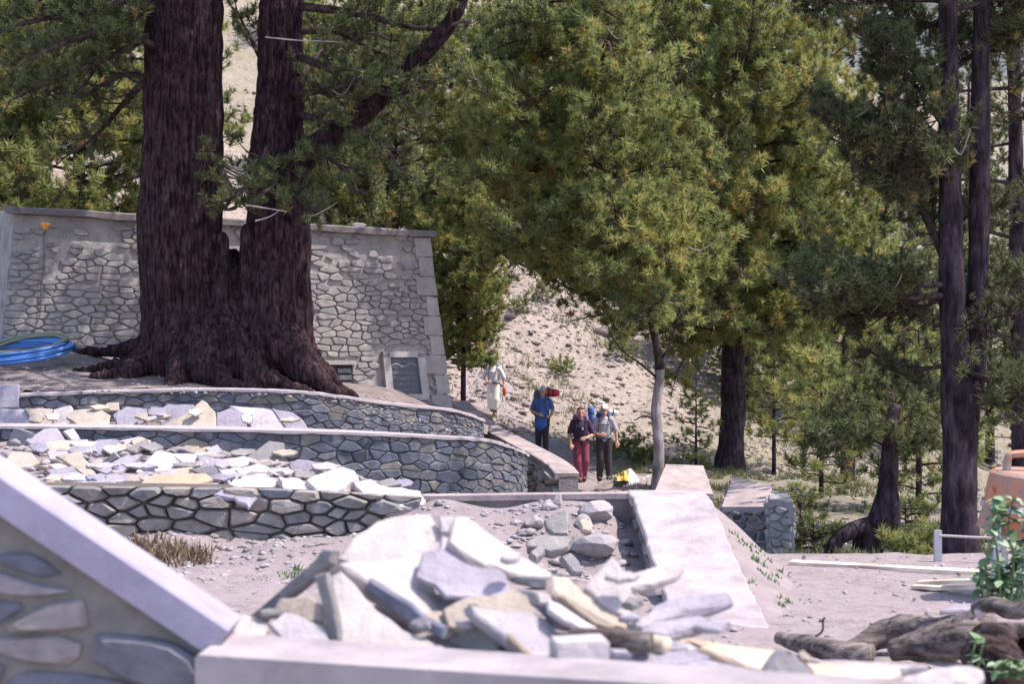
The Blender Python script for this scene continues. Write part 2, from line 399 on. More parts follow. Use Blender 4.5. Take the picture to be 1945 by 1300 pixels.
def masonry(parent, S, W, Hh, cw, ch, gap, bulge, mat, seed=1, keep=None, rnd=.5, most=290, name='stone', jit=.38, skew=0.0, sub=-.06):
    r = random.Random(seed); seeds = []
    t = ch * .5; row = 0
    while t < Hh + ch * .4:
        s = r.uniform(-.5, 0) * cw; 
        while s < W + cw:
            w = cw * r.choice((.35, .5, .75, 1, 1.2, 1.6, 2.0)); s += w / 2
            seeds.append((s + r.uniform(-jit, jit) * w * .3, t + r.uniform(-jit, jit) * ch + skew * s)); s += w / 2
        t += ch * r.uniform(.8, 1.15); row += 1
    cells = []
    ax = ch / cw
    for i, a in enumerate(seeds):
        poly = [(0, 0), (W, 0), (W, Hh), (0, Hh)]
        for j, b in enumerate(seeds):
            if i == j or abs(a[0] - b[0]) > 3.2 * cw or abs(a[1] - b[1]) > 3.2 * ch: continue
            mid = ((a[0] + b[0]) / 2, (a[1] + b[1]) / 2); n = ((b[0] - a[0]) * ax * ax, b[1] - a[1])
            poly = clip(poly, mid, n)
            if len(poly) < 3: break
        if len(poly) < 3: continue
        cx = sum(p[0] for p in poly) / len(poly); cy = sum(p[1] for p in poly) / len(poly)
        if keep and not keep(cx, cy, r): continue
        q = []
        g = gap * r.uniform(.7, 1.4)
        for p in poly:                            # shrink by a fixed gap
            d = math.hypot(p[0] - cx, p[1] - cy) + 1e-9; k = max(.3, 1 - g / d); q.append((cx + (p[0] - cx) * k, cy + (p[1] - cy) * k))
        q2 = []                                   # cut the corners
        c = rnd * .5
        for k in range(len(q)):
            a0 = q[k - 1]; b0 = q[k]; c0 = q[(k + 1) % len(q)]
            if math.hypot(b0[0] - a0[0], b0[1] - a0[1]) < .012: continue
            q2.append((b0[0] + (a0[0] - b0[0]) * c * r.uniform(.4, .8), b0[1] + (a0[1] - b0[1]) * c * r.uniform(.4, .8)))
            q2.append((b0[0] + (c0[0] - b0[0]) * c * r.uniform(.4, .8), b0[1] + (c0[1] - b0[1]) * c * r.uniform(.4, .8)))
        if len(q2) < 4: continue
        area = abs(sum(q2[k - 1][0] * q2[k][1] - q2[k][0] * q2[k - 1][1] for k in range(len(q2)))) / 2
        if area < cw * ch * .08: continue
        cells.append((area, cx, cy, q2))
    cells.sort(key=lambda c: -c[0])
    rest = []
    for i, (area, cx, cy, q) in enumerate(cells):
        n = len(q); bl = bulge * r.uniform(.4, 1.5); tilt = (r.uniform(-.35, .35), r.uniform(-.35, .35))
        sz = math.sqrt(area); V = []
        for (k, d) in ((1.0, sub), (1.0, bl * .45), (.80, bl)):
            for p in q:
                x = cx + (p[0] - cx) * k; y = cy + (p[1] - cy) * k
                dd = d + (0 if k == 1.0 and d < 0 else bl * (tilt[0] * (p[0] - cx) + tilt[1] * (p[1] - cy)) / sz + r.uniform(-.06, .06) * bl)
                V.append(S(x, y, dd))
        V.append(S(cx, cy, bl * r.uniform(.96, 1.06)))
        F = []
        for ring in (0, 1):
            for k in range(n):
                k2 = (k + 1) % n; F.append((ring * n + k, ring * n + k2, (ring + 1) * n + k2, (ring + 1) * n + k))
        for k in range(n): F.append((2 * n + k, 2 * n + (k + 1) % n, 3 * n))
        if i < most: obj(name, V, F, mat, parent)
        else: rest.append((V, F))
    if rest:
        v, f = merge(rest); o = obj('small_stones', v, f, mat, parent); o['kind'] = 'stuff'
    return len(cells)

def path_surface(pts):                            # pts: world (x, Y, ztop); returns arc-length lookup
    p = smooth_path(pts, 60); seg = np.hypot(np.diff(p[:, 0]), np.diff(p[:, 1])); s = np.concatenate([[0], np.cumsum(seg)])
    tx = np.gradient(p[:, 0], s); ty = np.gradient(p[:, 1], s); ln = np.hypot(tx, ty)
    nx_, ny_ = ty / ln, -tx / ln
    return s, p, nx_, ny_

def stone_wall(name, label, pts, zb, thick, cw, ch, mat, seed, gap=.007, bulge=.024, cap=True, capm=None, caph=.05, most=290, wallmat=None, rnd=.28):
    s, p, nx_, ny_ = path_surface(pts)
    W = s[-1]; mean_top = p[:, 2].mean(); Hh = mean_top - zb - (caph if cap else 0)
    def at(x): return np.array([np.interp(x, s, p[:, k]) for k in range(3)]), np.array((np.interp(x, s, nx_), np.interp(x, s, ny_), 0))
    base, _ = at(W / 2)
    t = thing(name, label, 'stone wall', (base[0], base[1], zb))
    def S(x, y, d):
        b, n = at(x); top = b[2] - (caph if cap else 0)
        q = np.array((b[0], b[1], zb + (y / Hh) * (top - zb))); return q + n * d
    V = []; F = []; n = len(s)
    for i in range(n):
        nn = np.array((nx_[i], ny_[i], 0)); a = p[i].copy(); top = a[2] - (caph * .6 if cap else .01)
        f0 = a - nn * .012; b0 = a - nn * thick
        V += [(f0[0], f0[1], zb), (f0[0], f0[1], top), (b0[0], b0[1], top), (b0[0], b0[1], zb)]
    for i in range(n - 1):
        for k in range(4): k2 = (k + 1) % 4; F.append((i * 4 + k, i * 4 + k2, i * 4 + 4 + k2, i * 4 + 4 + k))
    F += [(3, 2, 1, 0), tuple((n - 1) * 4 + k for k in range(4))]
    obj('wall_core', V, F, wallmat or M['joint'], t)
    if cap:
        V = []; F = []; r = random.Random(seed + 5)
        for i in range(n):
            nn = np.array((nx_[i], ny_[i], 0)); a = p[i]
            ov = .045 + r.uniform(-.012, .012); h = caph * r.uniform(.85, 1.15)
            f0 = a + nn * ov; b0 = a - nn * (thick + .02)
            V += [(f0[0], f0[1], a[2] - h), (f0[0], f0[1], a[2] - .012), (f0[0] - nn[0] * .02, f0[1] - nn[1] * .02, a[2] + r.uniform(-.008, .008)), (b0[0], b0[1], a[2]), (b0[0], b0[1], a[2] - h)]
        for i in range(n - 1):
            for k in range(5): k2 = (k + 1) % 5; F.append((i * 5 + k, i * 5 + k2, i * 5 + 5 + k2, i * 5 + 5 + k))
        F += [(4, 3, 2, 1, 0), tuple((n - 1) * 5 + k for k in range(5))]
        obj('mortar_cap', V, F, capm or M['cap'], t)
    masonry(t, S, W, Hh, cw, ch, gap, bulge, mat, seed, most=most, rnd=rnd, jit=.42)
    return t, s, p

T1 = [P(-260, 758, 22.4), P(-100, 752, 22.8), P(30, 748, 23.2), P(200, 742, 23.7), P(400, 738, 24.0), P(560, 742, 24.2), P(640, 750, 24.6), P(720, 762, 25.2), P(860, 778, 26.5), P(918, 797, 28.0)]
T2 = [P(-260, 806, 20.6), P(0, 808, 21.0), P(300, 812, 21.2), P(600, 818, 21.6), P(800, 826, 22.2), P(920, 834, 23.0), P(975, 850, 23.7), P(1000, 862, 24.4)]
T3 = [P(-200, 915, 16.6), P(60, 922, 16.8), P(300, 925, 16.9), P(550, 930, 16.9), P(800, 944, 16.9)]
stone_wall('terrace_wall', 'highest dark curved drystone wall just below the big double pine', T1, -2.0, .4, .25, .105, M['dark_stone'], 3)
stone_wall('terrace_wall', 'middle dark curved drystone wall ending beside the sloping path parapet', T2, -2.75, .45, .25, .13, M['dark_stone'], 4)
stone_wall('terrace_wall', 'lowest wall of large brownish stones under the heap of flagstones', T3, -2.5, .5, .32, .16, M['brown_stone'], 8, gap=.014, bulge=.075, cap=False, rnd=.42, wallmat=M['joint_brown'])

def grid_patch(name, x0, x1, y0, y1, nx, ny, fz, mat, keep=None):
    xs = np.linspace(x0, x1, nx); ys = np.linspace(y0, y1, ny); X, Y = np.meshgrid(xs, ys); Z = fz(X, Y)
    V = np.stack([X, Y, Z], -1).reshape(-1, 3); I = np.arange(nx * ny).reshape(ny, nx)
    F = np.stack([I[:-1, :-1], I[:-1, 1:], I[1:, 1:], I[1:, :-1]], -1).reshape(-1, 4)
    if keep is not None:
        k = keep(X, Y).reshape(-1); F = F[k[F].all(1)]
    o = obj(name, V, F, mat, smooth=True); o['kind'] = 'structure'; return o

def wallY(T):
    p = smooth_path(T, 80); return (lambda x: np.interp(x, p[:, 0], p[:, 1])), (lambda x: np.interp(x, p[:, 0], p[:, 2]))
y1f, z1f = wallY(T1); y2f, z2f = wallY(T2); y3f, z3f = wallY(T3)

def z_upper(x, y):
    z = -.6 - np.where(x < -4.7, .10, .15) * (x + 4.7) - .22 * np.clip(x + 2.4, 0, 9) + .11 * (y - 26) * np.clip((-3.4 - x) / 2.0, 0, 1)
    z = np.minimum(z, z1f(x) - .015 + .16 * np.clip(y - y1f(x) - .1, 0, 9))
    return z + sn(x, y, .5, 31) * .03 + sn(x, y, 1.6, 32) * .012
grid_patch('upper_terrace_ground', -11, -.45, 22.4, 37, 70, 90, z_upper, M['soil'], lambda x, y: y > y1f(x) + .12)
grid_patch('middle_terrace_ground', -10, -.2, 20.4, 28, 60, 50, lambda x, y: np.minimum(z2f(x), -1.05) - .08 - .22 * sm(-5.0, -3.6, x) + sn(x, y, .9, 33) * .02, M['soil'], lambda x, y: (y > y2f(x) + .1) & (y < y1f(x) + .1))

def heap_v(y): return 940 - (y - 17.2) * 125 / 3.4
def z_lower(x, y):
    u = 972.5 + FPX * x / y
    zh = -(heap_v(y) + 9 - 650) / FPX * y
    vt = np.interp(u, [0, 300, 480, 560, 640, 720, 800], [835, 850, 862, 888, 902, 918, 948]) + 8
    z = np.minimum(zh, -(vt - 650) / FPX * y)
    z = np.where(y < 17.15, np.minimum(z, z3f(x) - .02), z)
    d = sm(765, 850, u)
    return z * (1 - d) + -2.95 * d + sn(x, y, 1.1, 34) * .025
grid_patch('lower_terrace_ground', -8, 0.1, 16.75, 22.4, 70, 50, z_lower, M['earth'], lambda x, y: (y > y3f(x) + .05) & (y < y2f(x) + .1))

# ------------------------------------------------------------------ kerb wall, ramp, banks
kt = thing('kerb_wall', 'thin straight concrete kerb wall above the pit of boulders', 'kerb wall', (0.5, 17, -2.6))
a = P(802, 943, 17.0); b = P(1200, 938, 17.0)
v, f = beam((a[0], 17.12, a[2] - .03), (b[0], 17.12, b[2] - .03), .24, .06); obj('kerb_top', v, f, M['pink'], kt)
v, f = beam((a[0], 17.14, a[2] - .56), (b[0], 17.14, b[2] - .56), .2, 1.0); obj('kerb_core', v, f, M['earth'], kt)

rt = thing('ramp_wall', 'bright sloping concrete ramp wall with rough stone side', 'ramp wall', (1.7, 14.6, -2.9))
PR = [(17.25, -1.635), (17.0, -1.628), (16.4, -1.66), (14.5, -2.03), (12.2, -2.36), (11.6, -2.46)]
V = []; F = []
rr = random.Random(3)
_py = np.linspace(17.25, 11.6, 34); _a = np.array(PR[::-1]); PR = [(float(y), float(np.interp(y, _a[:, 0], _a[:, 1]))) for y in _py]
for i, (y, z) in enumerate(PR):
    xl = 1.275 + (17 - y) * .012 + rr.uniform(-.012, .012); xr = 2.10 - (17 - y) * .005 + rr.uniform(-.009, .009); z += rr.uniform(-.006, .006)
    for q in ((xl, y, z - .10), (xl, y, z - .012), (xl + .015, y, z), (xr - .02, y, z), (xr, y, z - .02), (xr, y, z - .10)): V.append(q)
for i in range(len(PR) - 1):
    for k in range(6): k2 = (k + 1) % 6; F.append((i * 6 + k, i * 6 + k2, i * 6 + 6 + k2, i * 6 + 6 + k))
F += [(5, 4, 3, 2, 1, 0), tuple((len(PR) - 1) * 6 + k for k in range(6))]
obj('ramp_top', V, F, M['concrete'], rt)
V = []; F = []
for (y, z) in PR:
    for q in ((1.33 + (17 - y) * .012, y, -3.0), (1.33 + (17 - y) * .012, y, z - .09), (2.06, y, z - .09), (2.06, y, -3.0)): V.append(q)
for i in range(len(PR) - 1):
    for k in range(4): k2 = (k + 1) % 4; F.append((i * 4 + k, i * 4 + k2, i * 4 + 4 + k2, i * 4 + 4 + k))
F += [(3, 2, 1, 0), tuple((len(PR) - 1) * 4 + k for k in range(4))]
obj('ramp_core', V, F, M['near_mortar'], rt)
yz = np.array(PR[::-1])
def Sramp(s, t, d):
    y = 17.15 - s; top = np.interp(y, yz[:, 0], yz[:, 1]) - .10
    return np.array((1.33 + (17 - y) * .012 - d - .004, y, -2.45 + t / .8 * max(top + 2.45, .02)))
masonry(rt, Sramp, 4.2, .8, .24, .15, .014, .03, M['brown_stone'], 12)

def z_bank(x, y):
    top = -1.73; k = sm(15.0, 16.95, y); z = -2.3 + (top + 2.3) * k
    z = z - .5 * sm(.9, 1.3, x) * k * .5
    left = sm(-1.9, -.7, x)
    tal = -2.3 + .22 * sm(15.6, 16.85, y)
    z = z * left + tal * (1 - left)
    return z + sn(x, y, .8, 41) * .035 + sn(x, y, 2.4, 42) * .012 - .02
grid_patch('pit_bank', -6.5, 1.36, 14.6, 16.98, 110, 40, z_bank, M['earth'])
def z_rb(x, y):
    top = np.interp(y, yz[:, 0], yz[:, 1]) - .10; w = .35 + .55 * sm(12, 15.5, y)
    k = sm(2.05 + w, 2.05, x - .06 * sn(x, y, .5, 43))
    k = k * sm(11.8, 13.4, y) * (1 - sm(16.6, 18.2, y))
    b0_ = H(x, y) - .06
    return b0_ + (top - b0_) * k + sn(x, y, .9, 44) * .03 * k
grid_patch('right_bank', 2.05, 3.8, 11.4, 18.4, 40, 70, z_rb, M['earth'])

# rocks: deformed icospheres
def rock_vf(c, size, seed, sub=1, rot=None):
    bm = bmesh.new(); bmesh.ops.create_icosphere(bm, subdivisions=sub, radius=1.0)
    r = np.random.default_rng(seed); v = np.array([q.co[:] for q in bm.verts]); f = [[q.index for q in g.verts] for g in bm.faces]; bm.free()
    for _ in range(11):                            # chop flat facets
        n = r.normal(size=3); n /= np.linalg.norm(n); d = r.uniform(.5, .78); h = v @ n; v = v - np.outer(np.clip(h - d, 0, 9), n)
    v = v * (1 + r.normal(0, .03, (len(v), 1)))
    v = v * np.array(size)
    a = r.uniform(-.5, .5) if rot is None else rot; R = np.array(Matrix.Rotation(a, 3, 'Y') @ Matrix.Rotation(r.uniform(0, 6.3) if rot is None else 0, 3, 'Z'))
    return (v @ R.T) + np.array(c), f

def rock(label, u, v, Y, size, seed, mat, cat='boulder', group=None, rot=None, sub=2):
    best = (9, Y)
    for y in np.arange(14.75, 16.9, .02):              # rest it on the bank where the photo shows it
        q = P(u, v, y); e = abs(float(z_bank(q[0], y)) + size[2] * .55 - q[2])
        if e < best[0]: best = (e, y)
    if Y > 13: Y = best[1]
    c = P(u, v, Y)
    if Y > 13: c[2] = float(z_bank(c[0], Y)) + size[2] * .5
    V, F = rock_vf(c, size, seed, sub, rot); b = (c[0], c[1], V[:, 2].min())
    return tag(obj('boulder' if cat == 'boulder' else cat.replace(' ', '_'), V, F, mat, base=b), label, cat, group)

rock('pale grey boulder with flat lit top, highest beside the ramp wall', 1138, 970, 16.2, (.22, .2, 0.150), 2, M['boulder'], rot=.1)
rock('big pitted boulder with undercut dark underside beside the ramp wall', 1132, 1042, 15.3, (.30, .24, 0.159), 5, M['boulder'], rot=-.05)
rock('small whitish boulder leftmost of those in the pit', 1010, 995, 15.9, (.13, .12, 0.085), 7, M['boulder'], rot=0)
rock('small cream boulder wedged between two larger ones in the pit', 1108, 992, 15.95, (.11, .1, 0.094), 15, M['boulder'])
rock('upright narrow pale stone standing at the kerb wall foot', 1060, 953, 16.7, (.05, .06, 0.112), 22, M['boulder'], rot=.15)
rock('rough grey stone half under the long horizontal slab', 1232, 1112, 11.9, (.15, .12, 0.131), 25, M['boulder'])

# ------------------------------------------------------------------ stone building with battered walls
BL = P(-10, 0, 27.5); BR = P(838, 0, 32.0)
def bpt(s, z, d=0.0):       # s 0..1 along the front at ground, battered inwards with height
    zb = -1.5; hh = z - zb
    p0 = np.array((-9.12, 27.46)); p1 = np.array((-1.245, 32.0)); L = np.linalg.norm(p1 - p0); t = (p1 - p0) / L; n = np.array((t[1], -t[0]))
    x = s * L; x = x + (.5 - s) * 2 * .115 * hh
    q = p0 + t * x - n * .06 * hh + n * d
    return np.array((q[0], q[1], z))
BLEN = math.hypot(7.875, 4.54)
ZT_L, ZT_R = 2.42, 2.27
bt = thing('stone_building', 'squat grey stone building with sloping walls behind the big pine', 'building', bpt(.5, -1.5))
V = [bpt(0, -1.6, -.03), bpt(1, -1.6, -.03), bpt(1, 2.25, -.03), bpt(0, 2.40, -.03)]
tdir = bpt(1, 0) - bpt(0, 0); tdir /= np.linalg.norm(tdir); back = np.array((-tdir[1], tdir[0], 0)) * 4.0
V += [V[0] + back, V[1] + back, V[2] + back - tdir * .0, V[3] + back]
obj('wall', V, [(0, 1, 2, 3), (5, 4, 7, 6), (1, 5, 6, 2), (4, 0, 3, 7), (3, 2, 6, 7), (4, 5, 1, 0)], M['mortar'], bt)
WZ0, WZ1 = -1.17, -.235                         # window opening in z
def sz_px(u, v):                                # wall coordinates of a photo pixel
    best = None
    for s in np.linspace(0, 1, 401):
        q = bpt(s, 0.0); uu = 972.5 + FPX * q[0] / q[1]
        z = -(v - 650) / FPX * q[1]; q = bpt(s, z); uu = 972.5 + FPX * q[0] / q[1]
        if best is None or abs(uu - u) < best[0]: best = (abs(uu - u), s, z)
    return best[1], best[2]
def bkeep(cx, cy, r):
    z = -1.5 + cy; s = cx / BLEN
    q = bpt(s, z); u = 972.5 + FPX * q[0] / q[1]; v = 650 - FPX * q[2] / q[1]
    if u < -30: return False
    if 712 < u < 818 and 655 < v < 772: return False
    if 600 < u < 676 and 682 < v < 748: return False
    if v < 425: return False
    if v < 500: return r.random() < (.45 if u < 300 else .33)
    if v < 540: return r.random() < .78
    return r.random() < .97
masonry(bt, lambda x, y, d: bpt(np.clip(x / BLEN, 0, 1), -1.5 + y, d), BLEN, 3.9, .27, .12, .017, .014, M['house_stone'], 21, keep=bkeep, rnd=.62, most=295, jit=.33, name='stone')
# corner stones up the right edge
for k in range(9):
    z0 = -1.45 + k * .40; w = (.42, .30)[k % 2] + random.uniform(-.05, .05)
    s1 = 1.0; s0 = 1 - w / BLEN; z1 = z0 + .37
    Vq = [bpt(s0, z0, .03), bpt(s1, z0, .035), bpt(s1, z1, .035), bpt(s0, z1, .03), bpt(s0, z0, -.05), bpt(s1, z0, -.05), bpt(s1, z1, -.05), bpt(s0, z1, -.05)]
    Vq = [q + np.array((random.uniform(-.012, .012), random.uniform(-.008, .008), random.uniform(-.012, .012))) + (tdir * .03 if i in (1, 2, 5, 6) else 0) for i, q in enumerate(Vq)]
    obj('corner_stone', Vq, [(0, 1, 2, 3), (5, 4, 7, 6), (1, 5, 6, 2), (4, 0, 3, 7), (3, 2, 6, 7), (4, 5, 1, 0)], M['quoin'], bt)
# cornice
V = []; F = []
NC = 24
for i in range(NC + 1):
    s = i / NC; zt = ZT_L + (ZT_R - ZT_L) * s + random.uniform(-.01, .01); sx = s
    zb = zt - .13
    e = (s - .5) * 2 * .16
    for (d, z) in ((-.05, zb), (.13, zb + random.uniform(-.015, .015)), (.13, zt - .03), (.10, zt), (-.4, zt + .02)):
        q = bpt(sx, zt, 0) ; q = np.array((q[0], q[1], z)) + np.array((tdir[1], -tdir[0], 0)) * d + tdir * e
        V.append(q)
for i in range(NC):
    for k in range(5): k2 = (k + 1) % 5; F.append((i * 5 + k, i * 5 + k2, i * 5 + 5 + k2, i * 5 + 5 + k))
F += [(4, 3, 2, 1, 0), tuple(NC * 5 + k for k in range(5))]
obj('cornice', V, F, M['dark_cap'], bt)
q = [bpt(0, 2.43, -.3), bpt(1, 2.28, -.3)]
obj('roof', [q[0], q[1], q[1] + back * .93 - np.array((0, 0, .02)), q[0] + back * .93 - np.array((0, 0, .02)), q[0] - np.array((0, 0, .1)), q[1] - np.array((0, 0, .1)), q[1] + back * .93 - np.array((0, 0, .1)), q[0] + back * .93 - np.array((0, 0, .1))], [(0, 1, 2, 3), (5, 4, 7, 6), (0, 4, 5, 1), (1, 5, 6, 2), (2, 6, 7, 3), (3, 7, 4, 0)], M['cap'], bt)
# window: surround, dark louvre, wires
def wall_rect(u0, v0, u1, v1, d0, d1):
    (s0, za) = sz_px(u0, v0); (s1, zb_) = sz_px(u1, v0); (_, zc) = sz_px(u1, v1); (_, zd) = sz_px(u0, v1)
    c = [(s0, zd), (s1, zc), (s1, zb_), (s0, za)]
    V = [bpt(s, z, d1) for s, z in c] + [bpt(s, z, d0) for s, z in c]
    return V, [(0, 1, 2, 3), (5, 4, 7, 6), (1, 5, 6, 2), (4, 0, 3, 7), (3, 2, 6, 7), (4, 5, 1, 0)]
v, f = wall_rect(736, 676, 792, 752, -.05, .012); wo = obj('window', v, f, M['louvre'], bt)
for nm, (a_, b_2, c_, d_) in (('frame', (724, 668, 738, 758)), ('frame', (790, 670, 803, 757)), ('lintel', (724, 668, 803, 679)), ('sill', (721, 749, 806, 760))):
    v, f = wall_rect(a_, b_2, c_, d_, -.05, .07 if nm != 'sill' else .10); obj(nm, v, f, M['frame'], wo)
for k in range(6):
    v, f = wall_rect(739, 684 + k * 11.2, 789, 689 + k * 11.2, .0, .03); obj('slat', v, f, M['louvre'], wo)
w1 = [bpt(*sz_px(u, vv), .045) for u, vv in ((739, 697), (752, 691), (764, 697), (777, 691), (790, 696))]
v, f = tube(smooth_path(w1, 14), .008, 5); obj('wire', v, f, M['metal'], wo)
# niche with lintel stones; a flat near-black panel paints the shade inside
v, f = wall_rect(612, 692, 668, 742, -.03, .008); no = obj('niche_shade', v, f, M['shade_black'], bt)
v, f = wall_rect(606, 685, 674, 693, -.05, .06); obj('lintel', v, f, M['quoin'], no)
for k in range(3):
    v, f = wall_rect(640 + k * 4, 700 + k * 13, 666, 709 + k * 13, -.02, .03); obj('stone', v, f, M['dark_stone'], no)
# wall lantern on its conduit
q0 = bpt(*sz_px(83, 430), .10); lt = thing('wall_lantern', 'small amber lantern on the left part of the stone building', 'lantern', q0)
nd = np.array((tdir[1], -tdir[0], 0))
cone = []
for (z, r_) in ((.075, .02), (.07, .085), (.05, .09), (-.03, .045), (-.055, .03)):
    for k in range(12): cone.append(q0 + nd * .06 + np.array((math.cos(k * .5236) * r_, math.sin(k * .5236) * r_, z)))
Fc = [(i * 12 + k, i * 12 + (k + 1) % 12, i * 12 + 12 + (k + 1) % 12, i * 12 + 12 + k) for i in range(4) for k in range(12)] + [tuple(range(12))[::-1], tuple(48 + k for k in range(12))]
obj('lamp_shade', cone, Fc, M['lamp'], lt)
v, f = tube([q0 + nd * .06 - np.array((0, 0, .055)), q0 + nd * .06 - np.array((0, 0, .10)), q0 - nd * .04 - np.array((0, 0, .11))], .018, 6); obj('bracket', v, f, M['lampmetal'], lt)
cp = [bpt(*sz_px(u, vv), .05) for u, vv in ((84, 442), (83, 500), (82, 520), (76, 545), (74, 600), (58, 632), (40, 650))]
v, f = tube(smooth_path(cp, 24), .013, 5); obj('conduit', v, f, M['lampmetal'], lt)

# ------------------------------------------------------------------ path parapet
pp_ = [P(858, 762, 34), P(896, 797, 32), P(955, 832, 30), P(1008, 860, 28.0), P(1043, 882, 26.5), P(1060, 900, 25.8)]
stone_wall('path_parapet', 'pinkish sloping parapet of rough stones along the hikers path', pp_, -3.4, .34, .42, .2, M['quoin'], 33, gap=.03, bulge=.07, capm=M['pink'], caph=.09, wallmat=M['earth'], rnd=.6)

# mid-distance low walls right of the hikers
def slab_block(name, label, cat, tops, zb, mat, ragged=.015, stones=None, seed=0):
    r = random.Random(seed + 77); tops = [np.array(t) + np.array([r.uniform(-ragged, ragged) for _ in range(3)]) for t in tops]
    n = len(tops); c = sum(tops) / n
    t = thing(name, label, cat, (c[0], c[1], zb))
    V = tops + [np.array((p[0], p[1], zb)) for p in tops]
    obj('block', V, [tuple(range(n))] + [(i, i + n, (i + 1) % n + n, (i + 1) % n) for i in range(n)], mat, t)
    if stones:
        cw, ch, sm_ = stones
        for i in range(n):
            a = tops[i]; b = tops[(i + 1) % n]; d = b - a; L = math.hypot(d[0], d[1]); nrm = np.array((d[1], -d[0], 0)) / max(L, 1e-6)
            if nrm[1] > .2: continue
            hm = (a[2] + b[2]) / 2 - zb - .05
            def S(s, tt, dd, a=a, d=d, L=L, nrm=nrm, hm=hm):
                q = a + d * (s / L); return np.array((q[0], q[1], zb + tt / hm * (q[2] - .05 - zb))) + nrm * dd
            masonry(t, S, L, hm, cw, ch, .02, .04, sm_, seed + i, most=140)
    return t
zt = -2.55
slab_block('low_wall', 'pale low wall block just right of the thin bare trunk', 'low wall', [P(1240, 938, 28.0), P(1352, 938, 28.0), P(1340, 886, 29.6), P(1262, 884, 29.6)], -3.6, M['pink'], ragged=.05, seed=1)
slab_block('low_wall', 'low dark stone wall with pale sunlit top below the leaning pine', 'low wall', [P(1372, 962, 22.5), P(1470, 962, 22.0), P(1466, 925, 23.6), P(1392, 905, 25.4)], -3.3, M['pink'], stones=(.26, .12, M['dark_stone']), seed=2)
slab_block('wall_pillar', 'pale square masonry pillar ending the low dark wall', 'pillar', [P(1462, 952, 21.6), P(1504, 955, 21.4), P(1500, 938, 22.4), P(1462, 935, 22.6)], -3.2, M['mortar'], stones=(.2, .12, M['quoin']), seed=3)

# ------------------------------------------------------------------ flagstones: outline on its own tilted plane, real thickness
def flag(label, poly, conv, Y, n, th, mat, group=None, name='flagstone', seed=None, rough=.012):
    r = random.Random(seed if seed is not None else label)
    n = np.array(n, float); n /= np.linalg.norm(n)
    px = [conv(*q) for q in poly]
    cu = sum(q[0] for q in px) / len(px); cv = sum(q[1] for q in px) / len(px)
    c = P(cu, cv, Y); k = n @ c
    pts = []
    for (u, v) in px:
        d = P(u, v, 1.0); pts.append(d * (k / (n @ d)))
    pts = np.array(pts); size = np.linalg.norm(pts.max(0) - pts.min(0))
    e1 = np.cross(n, (0, 0, 1.)) ; e1 /= np.linalg.norm(e1); e2 = np.cross(n, e1)
    p2 = [((q - c) @ e1, (q - c) @ e2) for q in pts]
    ar = sum(p2[i - 1][0] * p2[i][1] - p2[i][0] * p2[i - 1][1] for i in range(len(p2)))
    if ar < 0: p2 = p2[::-1]
    d = []
    for i in range(len(p2)):                      # ragged edges
        a = np.array(p2[i]); b = np.array(p2[(i + 1) % len(p2)]); L = np.linalg.norm(b - a); m = 1 + int(L > .12 * size) + int(L > .3 * size)
        for j in range(m):
            t = j / m; q = a + (b - a) * t
            if j: q = q + np.array((r.uniform(-1, 1), r.uniform(-1, 1))) * rough * size
            d.append(q)
    m = len(d); cen = sum(d) / m; ch = min(.18 * th, .012)
    V = []
    for (h, s) in ((0, ch), (-ch, 0), (-th * .55, -.10 * th), (-th + ch * .6, .08 * th), (-th, ch + .12 * th)):
        for i in range(m):
            q = d[i]; t = d[(i + 1) % m] - d[i - 1]; t = t / (np.linalg.norm(t) + 1e-9); inn = np.array((-t[1], t[0]))
            q = q + inn * (s + r.uniform(-.06, .06) * th * (0 if h == 0 else 1))
            V.append(c + e1 * q[0] + e2 * q[1] + n * (h + (r.uniform(-.05, .05) * th)))
    # e1,e2,n may be left handed: fix by final normal recalculation
    F = [tuple(range(m))] + [(k_ * m + i, k_ * m + m + i, k_ * m + m + (i + 1) % m, k_ * m + (i + 1) % m) for k_ in range(4) for i in range(m)] + [tuple(4 * m + i for i in range(m))[::-1]]
    V = np.array(V); base = (V[:, 0].mean(), V[:, 1].mean(), V[:, 2].min())
    me = raw_mesh(name, V - np.array(base), F, M[mat])
    bm = bmesh.new(); bm.from_mesh(me); bmesh.ops.recalc_face_normals(bm, faces=bm.faces)
    bmesh.ops.triangulate(bm, faces=[f for f in bm.faces if len(f.verts) > 4]); bm.to_mesh(me); bm.free()
    return tag(link(name, me, None, base), label, 'flagstone' if name == 'flagstone' else name.replace('_', ' '), group)

